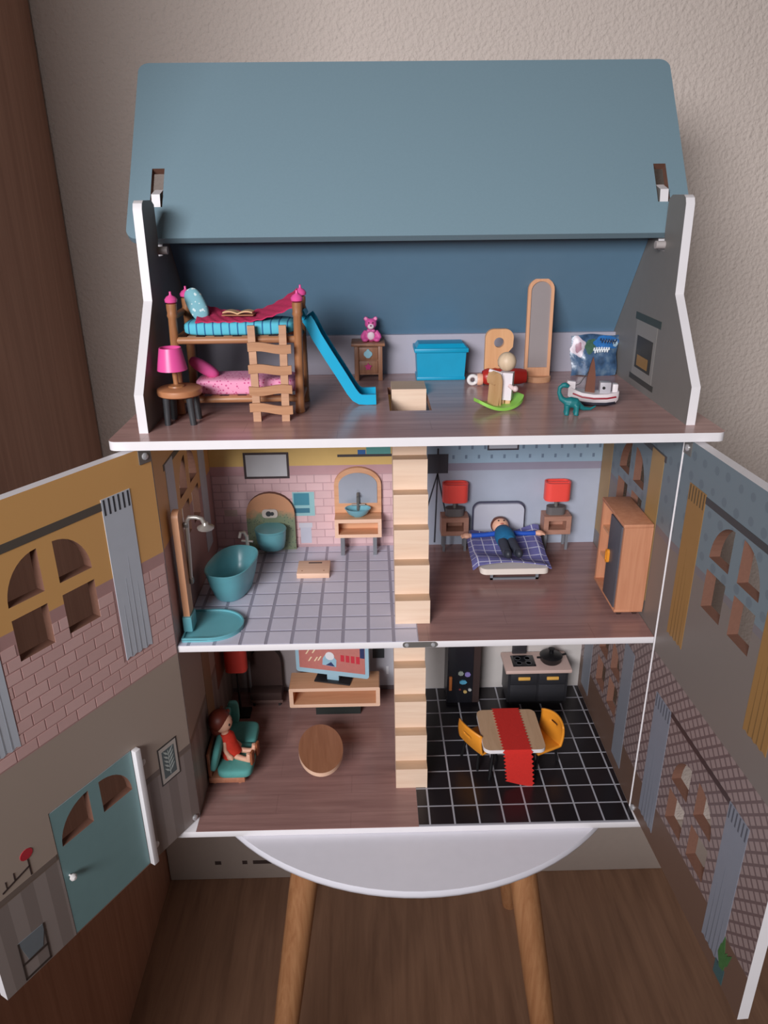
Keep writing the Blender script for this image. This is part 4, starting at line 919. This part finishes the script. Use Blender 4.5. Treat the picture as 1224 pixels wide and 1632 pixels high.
def plaid(u, v):
    x = 38.9+11.3*u+.4*v; y = 15.0+11.6*v+.5*math.sin(PI*u)*(1-v)
    z = B+2.75+.28*math.sin(4.1*u+6*v)+.18*math.sin(11*v+2*u)
    e = max(0, abs(u-.5)-.43)/.07; z -= .7*e*(1-v*.3)
    z += 1.7*max(0, u-.66)/.34*max(0, v-.62)/.38+.9*max(0, .25-u)/.25*max(0, v-.7)/.3
    return (x, y, max(z, B+2.25))
solo('plaid_blanket', lambda mm: mm.sheet(plaid, 40, 36, .14), PLAID, 'crumpled navy plaid blanket spread over the toy bed', 'blanket', (45, 21, B+2.1))
# ---- doll lying on bed (head away from viewer)
t = Thing('doll', 'toy doll in blue jumper lying on the plaid blanket with arms outstretched', 'doll', (44.6, 20.6, B+3.05), math.radians(3), local=True)
JUMP = mat('blue_jumper', (22, 104, 150), .8, var=.12, nscale=300)
SLEEVE = mat('blue_sleeve', (30, 84, 190), .6, var=.06); JEANS = mat('dark_trousers', (58, 62, 76), .8, var=.15, nscale=200)
m = t.mb(); m.ell((0, 4.6, 1.35), (1.3, 1.3, 1.25), 24, 16); m.tube([(0, 3.7, 1.0), (0, 2.6, .9)], [.5, .6], 12)
for s_ in (-1, 1):
    m.tube([(s_*.9, 2.6, .95), (s_*3.0, 2.35, .95), (s_*5.2, 2.45, .9)], [.33, .3, .34], 10)
    m.ell((s_*5.6, 2.45, .9), (.65, .62, .42), 12, 8)
    for k, (a, L) in enumerate(((-.5, .5), (-.15, .62), (.2, .62), (.5, .5))): m.tube([(s_*5.8, 2.45+a*.7, .9), (s_*(5.95+L*.6), 2.45+a, .85), (s_*(6.0+L*.75), 2.45+a, .7)], [.17, .15, .12], 8)
    m.tube([(s_*5.5, 2.7, .95), (s_*5.65, 3.15, 1.05)], [.17, .13], 8)
t.part('body', m, SKIN, remesh=.08)
t.part('hair', t.mb().ell((0, 5.0, 1.3), (1.42, 1.25, 1.35), 24, 16).ell((0, 5.3, 1.9), (1.15, .75, .7), 18, 10), BROWNHAIR, remesh=.1)
t.part('jumper', t.mb().tube([(0, 3.45, .9), (0, 3.0, 1.0), (0, 1.6, 1.05), (0, .2, 1.0), (0, -.35, .95)], [.75, 1.25, 1.5, 1.48, 1.15], 20, 0, 1.0), JUMP)
for s_ in (-1, 1):
    t.part('sleeve', t.mb().tube([(s_*.8, 2.7, 1.0), (s_*3.0, 2.35, .97), (s_*4.9, 2.43, .92)], [.42, .34, .38], 12), SLEEVE)
    t.part('trouser_leg', t.mb().tube([(s_*.62, -.1, .95), (s_*.72, -2.2, .85), (s_*.78, -3.6, .75)], [.74, .7, .66], 14), JEANS)
    t.part('shoe', t.mb().ell((s_*.8, -4.3, 1.0), (.58, .85, .7), 16, 10), mat('dark_shoe', (46, 50, 60), .5))
    t.part('eye', t.mb().ell((s_*.42, 4.1, 2.48), (.13, .16, .1), 10, 8), BLACK)
t.part('mouth', t.mb().ell((0, 3.55, 2.2), (.3, .1, .1), 10, 6), mat('doll_lips', (190, 100, 90), .5))
# ---- wardrobe on the right
t = Thing('toy_wardrobe', 'orange-brown toy wardrobe with dark door against right bedroom wall', 'wardrobe', (58.1, 9.4, B))
WRD = wood('orange_oak', (186, 124, 92), (204, 144, 110), .5, 2)
X0, X1, Y0, Y1, Z0, Z1 = 56.1, 59.85, 4.6, 14.1, B+1.3, B+13.0
t.part('near_side', t.mb().box(X0+.1, X1, Y0, Y0+.5, Z0, Z1), WRD); t.part('far_side', t.mb().box(X0+.1, X1, Y1-.5, Y1, Z0, Z1), WRD)
t.part('top', t.mb().box(X0, X1, Y0, Y1, Z1, Z1+.45, .06), WRD); t.part('bottom', t.mb().box(X0, X1, Y0, Y1, Z0-.4, Z0, .06), WRD)
t.part('back', t.mb().box(X1-.35, X1, Y0+.4, Y1-.4, Z0, Z1), WRD); t.part('divider', t.mb().box(X0+.2, X1-.3, 9.4, 9.8, Z0, Z1), OAKV)
for z in (B+5.2, B+9.2): t.part('shelf', t.mb().box(X0+.3, X1-.3, 9.7, Y1-.4, z, z+.35), OAKV)
dr = t.part('door', t.mb().box(X0-.1, X0+.25, Y0+.45, 9.55, Z0+.1, Z1-.1, .05), mat('charcoal_door', (84, 84, 92), .45, var=.04))
t.part('handle', t.mb().prism(rrect(8.4, 9.2, B+6.2, B+8.1, .38), 'x', X0-.45, X0-.1, [rrect(8.62, 8.98, B+6.5, B+7.8, .16)]), mat('orange_handle', (236, 150, 44), .4), dr)
for y in (5.6, 12.6):
    for x in (56.9, 59.0): t.part('leg', t.mb().box(x, x+.5, y, y+.5, B, Z0-.38), mat('dark_brown_leg', (60, 40, 36), .5))

# ================================================================== LIVING ROOM
t = Thing('tv_stand', 'low wooden television stand with one open compartment', 'tv stand', (18.1, 22.5, G))
t.part('box', t.mb().prism(rrect(10.7, 25.4, 2.4, 6.1, .25), 'y', 20.4, 24.9, [rect(11.35, 24.75, 3.0, 5.5)], (0, 1, 1, 1)), [OAKEDGE, OAK], smooth=50)
t.part('box_back', t.mb().box(11.2, 24.9, 24.4, 24.8, 2.9, 5.6), OAK)
t.part('foot', t.mb().box(14.8, 22.2, 21.6, 23.6, .05, 2.42), mat('dark_green_black', (34, 40, 38), .5))
t = Thing('television', 'small television with pale blue frame on wooden stand', 'television', (17.9, 22.8, 6.12), math.radians(-13), local=True)
t.part('base', t.mb().box(-3.0, 3.0, -1.3, 1.5, 0, .25, .06), mat('tv_base_black', (36, 34, 36), .3))
TVB = mat('tv_pale_blue', (156, 190, 206), .4, var=.02)
t.part('neck', t.mb().box(-1.0, 1.0, -.55, .35, .2, 2.1, .08), TVB)
tv = t.part('frame', t.mb().prism(rrect(-6.1, 6.1, 1.35, 8.6, .5), 'y', -.75, -.1), TVB, smooth=50)
t.part('screen', t.mb().box(-5.5, 5.5, -.8, -.72, 2.2, 8.2), mat('tv_screen_red', (188, 116, 108), .3, var=.06, nscale=200), tv)
for k, (x, z) in enumerate(((-4.0, 3.6), (-3.0, 3.7), (-2.4, 3.9), (-4.4, 4.9), (-3.3, 5.2))): t.part('screen_stroke', t.mb().prism([(x, z), (x+.22, z), (x+.72, z+.85), (x+.5, z+.85)], 'y', -.83, -.78), mat('tv_cream', (232, 212, 176), .4), tv)
t.part('screen_figure', t.mb().prism([(-1.6, 3.2), (.7, 3.0), (.8, 4.3), (.2, 5.1), (-1.1, 5.1), (-1.5, 4.4)], 'y', -.83, -.78), mat('tv_figure_blue', (150, 188, 206), .4), tv)
t.part('screen_figure_mark', t.mb().prism([(-1.0, 3.2), (.5, 3.1), (-.1, 3.9)], 'y', -.86, -.8), mat('tv_navy', (42, 54, 96), .4), tv)
t.part('screen_face', t.mb().lathe([(0, -.86), (.75, -.86), (.75, -.8), (0, -.8)], (-.3, 0, 5.0), 18, 'y'), mat('tv_white', (226, 226, 230), .4), tv)
for k in range(4): t.part('screen_letter', t.mb().box(1.5+k*.85, 2.1+k*.85, -.83, -.78, 4.2-.05*k, 5.4), mat('tv_red', (196, 52, 66), .4), tv)
t.part('screen_corner', t.mb().box(4.7, 5.45, -.83, -.78, 5.2, 8.1), mat('tv_navy', (42, 54, 96), .4), tv)
# ---- oval coffee table
t = Thing('coffee_table', 'oval brown wooden coffee table on living room floor', 'coffee table', (16.4, 9.2, G), math.radians(6), local=True)
OV = wood('caramel_oval_wood', (154, 102, 72), (174, 120, 88), .45, 1)
t.part('top', t.mb().prism(ellipse(0, 0, 3.3, 5.4, 48), 'z', 2.95, 3.6, (), (1, 0, 1, 1)), [OV, OAKEDGE], smooth=50)
for x, y in ((-.9, -1.2), (.9, -1.2), (-.9, 1.4), (.9, 1.4)): t.part('leg', t.mb().cyl((x*1.25, y*1.2, 0), (x, y, 3.0), .3, n=10), OV)
# ---- sofa
t = Thing('toy_sofa', 'wooden toy sofa with teal cushions against left wall', 'sofa', (3, 11.2, G))
SW = wood('sofa_wood', (170, 108, 80), (192, 132, 104), .45, 1)
SOFT = mat('teal_cushion', (92, 166, 160), .85, var=.06, nscale=200)
t.part('frame', t.mb().box(.25, 5.5, 5.5, 17.4, .65, 1.6, .15), SW)
t.part('backrest_board', t.mb().box(.2, .7, 5.8, 17.2, 1.5, 5.6, .15), SW)
for x in (.9, 4.6):
    for y in (6.4, 16.2): t.part('leg', t.mb().cyl((x, y, .06), (x, y, .7), .3, n=10), SW)
def soft(name, c, r, rot=None, e=.4):
    mb = MB(); mb.ell((0, 0, 0), r, 32, 14, e)
    M = Matrix.Translation(Vector(c)-t.loc)
    if rot: M = M @ rot
    mb.v = [M @ v for v in mb.v]; return t.part(name, mb, SOFT, smooth=70)
soft('seat_cushion', (4.0, 8.6, 2.2), (2.6, 3.3, .75)); soft('seat_cushion', (3.7, 14.4, 2.2), (2.6, 2.5, .75))
R1 = Matrix.Rotation(math.radians(14), 4, 'Y')
soft('back_cushion', (1.35, 8.2, 4.4), (.6, 2.9, 2.3), R1, .6); soft('back_cushion', (1.35, 14.0, 4.4), (.6, 2.6, 2.2), R1, .6); soft('arm_cushion', (2.3, 16.8, 4.6), (.9, .6, 2.1), None, .6)
# ---- seated doll
t = Thing('doll', 'brown-haired toy doll in red dress sitting on the teal sofa', 'doll', (2.5, 9.2, 2.75), math.radians(-14), local=True); t.o.scale = (1.18, 1.18, 1.18)
m = t.mb(); m.ell((-.3, .1, 4.9), (1.25, 1.25, 1.3), 24, 16); m.tube([(-.2, 0, 4.0), (.1, 0, 3.0)], [.45, .55], 10)
for s_ in (-1, 1):
    m.tube([(.2, s_*.85, 2.7), (.3, s_*1.15, 1.7), (.8, s_*1.25, .95)], [.3, .28, .3], 10); m.ell((.95, s_*1.25, .75), (.45, .35, .4), 12, 8)
    for k in range(4): m.tube([(1.05, s_*1.25-.22+.15*k, .7), (1.42, s_*1.25-.24+.16*k, .55)], [.11, .09], 6)
    m.tube([(1.0, s_*.55, .5), (2.4, s_*.75, .42), (3.2, s_*.85, .45)], [.42, .34, .34], 10); m.tube([(3.25, s_*.85, .3), (3.35, s_*.87, 1.0), (3.4, s_*.88, 1.5)], [.4, .4, .36], 10)
t.part('body', m, SKIN, remesh=.09)
t.part('hair', t.mb().ell((-.65, .1, 5.15), (1.4, 1.42, 1.4), 24, 16).ell((-1.0, .1, 4.2), (1.0, 1.2, 1.2), 18, 10).tube([(-.3, 1.2, 5.5), (.2, 1.3, 5.9)], [.35, .25], 8), mat('auburn_doll_hair', (112, 44, 30), .5, var=.1), remesh=.1)
t.part('dress', t.mb().tube([(0, 0, 3.4), (.1, 0, 3.0), (.25, 0, 1.9), (.45, 0, .8), (.7, 0, .25)], [.65, 1.0, 1.1, 1.25, 1.3], 20), mat('red_dress', (222, 56, 34), .8, var=.2, nscale=150))
for s_ in (-1, 1):
    t.part('sole', t.mb().box(3.55, 3.9, s_*.87-.42, s_*.87+.42, .0, 1.85, .12), mat('brown_sole', (150, 84, 52), .6)); t.part('eye', t.mb().ell((.85, .1+s_*.45, 5.0), (.1, .14, .18), 10, 8), BLACK)
# ---- red floor lamp
t = Thing('floor_lamp', 'dim red block shade floor lamp on black stand behind the sofa', 'lamp', (2.3, 22.2, G), local=True)
t.part('base', t.mb().box(-1.7, 1.7, -1.3, 1.3, .06, .5, .1), BLACK); t.part('pole', t.mb().cyl((0, 0, .4), (0, 0, 9.2), .2, n=10), BLACK)
t.part('shade', shade(1.75, 1.2, 8.9, 13.4, .9), RED, smooth=50)
# ---- dark armchair in the corner
t = Thing('armchair', 'dark brown armchair with rounded back in dim living room corner', 'chair', (6.3, 25.4, G))
DB = mat('dark_brown_velvet', (70, 50, 46), .8, var=.1)
t.part('backrest', t.mb().prism(arch(3.7, 8.9, 1.2, 7.0, 10.2), 'y', 26.4, 27.6), DB, smooth=60); t.part('seat', t.mb().box(3.6, 9.0, 24.2, 26.6, 1.0, 2.6, .3), DB)
t.part('seat_rail', t.mb().box(3.5, 9.1, 24.0, 24.25, .7, 1.25, .05), mat('armchair_rail', (112, 88, 82), .5))
for x in (4.0, 8.3):
    for y in (24.2, 26.8): t.part('leg', t.mb().box(x, x+.4, y, y+.4, .06, 1.05), BLACK)

# ================================================================== KITCHEN
t = Thing('dining_table', 'small dining table with rounded pale top and black legs', 'table', (44.4, 9, G))
DTW = wood('dining_top', (188, 152, 120), (204, 170, 138), .5, 1)
t.part('top', t.mb().prism(rrect(40.0, 48.9, 4.4, 13.5, 1.0), 'z', 5.9, 6.5, (), (1, 0, 1, 1)), [DTW, WHITE], smooth=50)
for x in (41.2, 47.6):
    for y in (5.8, 12.2): t.part('leg', t.mb().cyl((x, y, .07), (x+(44.4-x)*.12, y, 5.95), .28, n=10), BLACK)
# runner with pinked edges, hanging over the near edge
RUN = mat('red_felt_runner', (206, 40, 32), .95, var=.08, nscale=400, bmp=.2)
def runner(m):
    n = 46; rows = []
    for i in range(n+1):
        s_ = i/n*15.0   # length along cloth from the far edge
        if s_ < 9.3: x0, y, z = 42.35+.02*s_, 13.7-s_, 6.6
        else:
            h = s_-9.3; ang = min(1, h/.5); x0, y, z = 42.55+.12*h, 13.7-9.3-.2*ang-.12*math.sin(h*.6), 6.6-max(0, h-.15)
        zig = .34 if i % 2 else 0
        end = 1.0 if s_ < 9.3 else 1-.0*h
        rows.append([(x0+zig, y, z), (x0+2.2, y-.0, z+.0), (x0+4.35-zig, y, z-(0 if s_ < 9.3 else .0))])
    vs = []; 
    for r in rows:
        vs += r
    k = len(vs); off = Vector((0, -.02, -.1)); vs = [Vector(v) for v in vs]
    # diagonal hem
    for i in range(n+1):
        for j in range(3):
            v = vs[i*3+j]
            if v.z < 6.3: f = (6.3-v.z)/5.4; v.z -= f*(.0 if j == 0 else (.75 if j == 1 else 1.3))
    vs = vs+[v+Vector((0, .06, -.06)) for v in vs]
    fs = []
    for i in range(n):
        for j in range(2): q = (i*3+j, (i+1)*3+j, (i+1)*3+j+1, i*3+j+1); fs += [q, tuple(k+x for x in q[::-1])]
    rim = [i*3 for i in range(n+1)]+[n*3+1]+[i*3+2 for i in range(n, -1, -1)]+[1]
    for i in range(len(rim)): a, b = rim[i], rim[(i+1) % len(rim)]; fs.append((a, b, k+b, k+a))
    m.add(vs, fs)
solo('table_runner', runner, RUN, 'red felt runner with zigzag edges hanging off the dining table', 'table runner', (44.5, 9, 6.55), smooth=30)
# ---- chairs (back at local -x, seat towards +x)
def chair(label, loc, rz):
    t = Thing('dining_chair', label, 'chair', loc, rz, 'mustard dining chairs', local=True)
    MU = mat('mustard_plastic', (232, 150, 46), .4, var=.04)
    def sh(u, v):
        # u along depth: seat front -> up the back ; v across
        y = (v-.5)*2; w = 2.7
        if u < .5: x = 2.6-u/.5*4.2; z = 3.2+.25*y*y
        else:
            k = (u-.5)/.5; x = -1.6-.9*math.sin(k*PI/2)+(.75*y*y*k); z = 3.2+4.0*k+.25*y*y*(1-k)-.5*y*y*k
        return (x, y*w*(1-.12*max(0, u-.7)), z)
    m = MB(); nu, nv = 24, 14; vs = [Vector(sh(i/nu, j/nv)) for i in range(nu+1) for j in range(nv+1)]; w = nv+1; fs = []
    def hole(i, j): return i == 19 and 5 <= j <= 8
    for i in range(nu):
        for j in range(nv):
            if not hole(i, j): fs.append((i*w+j, (i+1)*w+j, (i+1)*w+j+1, i*w+j+1))
    m.add(vs, fs)
    o = t.part('shell', m, MU, smooth=60); md = o.modifiers.new('solid', 'SOLIDIFY'); md.thickness = .28*S; md.offset = 0
    for x, sx in ((1.6, .5), (-1.3, -.5)):
        for s_ in (-1, 1): t.part('leg', t.mb().cyl((x+sx, s_*1.9, .07), (x, s_*1.5, 3.2), .2, n=8), BLACK)
    return t
c1 = chair('mustard moulded chair on the staircase side of dining table', (40.2, 10.2, G), math.radians(32))
c1.copy((49.6, 10.3, G), math.radians(205), 'mustard moulded chair on the right-wall side of dining table')
# ---- fridge
t = Thing('fridge', 'tall black toy fridge with coloured magnets', 'fridge', (39.2, 25.6, G))
FR = mat('fridge_black', (34, 34, 40), .35, var=.06)
t.part('body', t.mb().box(36.6, 42.0, 23.8, 28.0, .1, 17, .15), FR)
dr = t.part('door', t.mb().box(36.6, 40.9, 23.3, 23.85, .5, 16.8, .12), FR)
t.part('door_edge', t.mb().box(40.9, 42.0, 23.4, 23.8, .5, 16.8), mat('fridge_side_brown', (58, 44, 42), .5))
t.part('handle', t.mb().box(36.9, 37.4, 22.95, 23.35, 3.2, 5.9, .1), mat('wood_handle', (196, 116, 60), .5), dr)
for x, z, w, h, c in ((38.35, 6.0, .95, .9, (150, 160, 150)), (39.45, 5.75, 1.0, .95, (140, 126, 190)), (38.6, 4.3, 1.3, .8, (90, 170, 206)), (39.3, 2.5, .65, .6, (206, 176, 110)), (38.55, 3.1, .4, .35, (130, 60, 60)), (40.1, 2.9, .6, .55, (186, 190, 190))):
    t.part('magnet', t.mb().prism(ellipse(x+w/2, z+h/2, w/2, h/2, 7), 'y', 23.12, 23.32), mat('magnet_%d_%d_%d' % c, c, .5), dr)
# ---- kitchen unit
t = Thing('kitchen_unit', 'black toy kitchen unit with pale worktop and two drawers', 'kitchen unit', (51.6, 25, G))
t.part('body', t.mb().box(46.6, 56.5, 22.7, 27.8, .9, 6.75), mat('unit_black', (40, 40, 44), .45, var=.06))
t.part('worktop', t.mb().box(46.1, 57.0, 22.3, 27.9, 6.7, 7.35, .12), mat('worktop_pale', (206, 178, 168), .45, var=.03))
t.part('hob', t.mb().box(47.5, 51.3, 23.5, 26.7, 7.33, 7.43, .04), mat('hob_glass', (24, 24, 28), .12))
t.part('plinth', t.mb().box(47.2, 56, 23.2, 27.4, .06, .95), BLACK)
for x0, x1 in ((47.0, 51.4), (51.7, 56.1)):
    dr = t.part('drawer', t.mb().box(x0, x1, 22.5, 22.75, 4.6, 6.55, .05), mat('drawer_black', (46, 46, 50), .4))
    t.part('handle', t.mb().box((x0+x1)/2-1.0, (x0+x1)/2+1.0, 22.2, 22.52, 5.45, 6.05, .12), mat('gold_handle', (222, 170, 84), .35, var=.03), dr)
    t.part('cupboard_door', t.mb().box(x0, x1, 22.5, 22.75, 1.1, 4.4, .05), mat('drawer_black', (46, 46, 50), .4))
t.part('tap_panel', t.mb().box(48.0, 50.4, 27.3, 27.9, 7.3, 9.6, .08), mat('tap_panel_dark', (52, 50, 54), .4))
for x in (48.6, 50.2):
    for y in (24.4, 25.8): t.part('burner', t.mb().lathe([(.5, 7.43), (.5, 7.47), (.42, 7.47), (.42, 7.43), (.5, 7.43)], (x, y, 0), 20), mat('burner_ring', (90, 90, 96), .3))
t = Thing('saucepan', 'black toy saucepan standing on the pale kitchen worktop', 'saucepan', (54.0, 25.0, 7.36), local=True)
t.part('pot', t.mb().lathe([(0, 0), (1.5, 0), (1.75, .3), (1.85, 1.1), (1.9, 1.15), (1.7, 1.15), (1.6, .4), (0, .25)], (0, 0, 0), 28), BLACK)
t.part('lid', t.mb().lathe([(1.85, 1.12), (1.5, 1.4), (.4, 1.6), (.35, 2.1), (.55, 2.4), (0, 2.5)], (0, 0, 0), 28), BLACK)
t.part('handle', t.mb().tube([(1.7, .3, .9), (2.6, .5, 1.0)], .18, 8).tube([(-1.7, -.3, .9), (-2.4, -.4, 1.0)], .18, 8), BLACK)
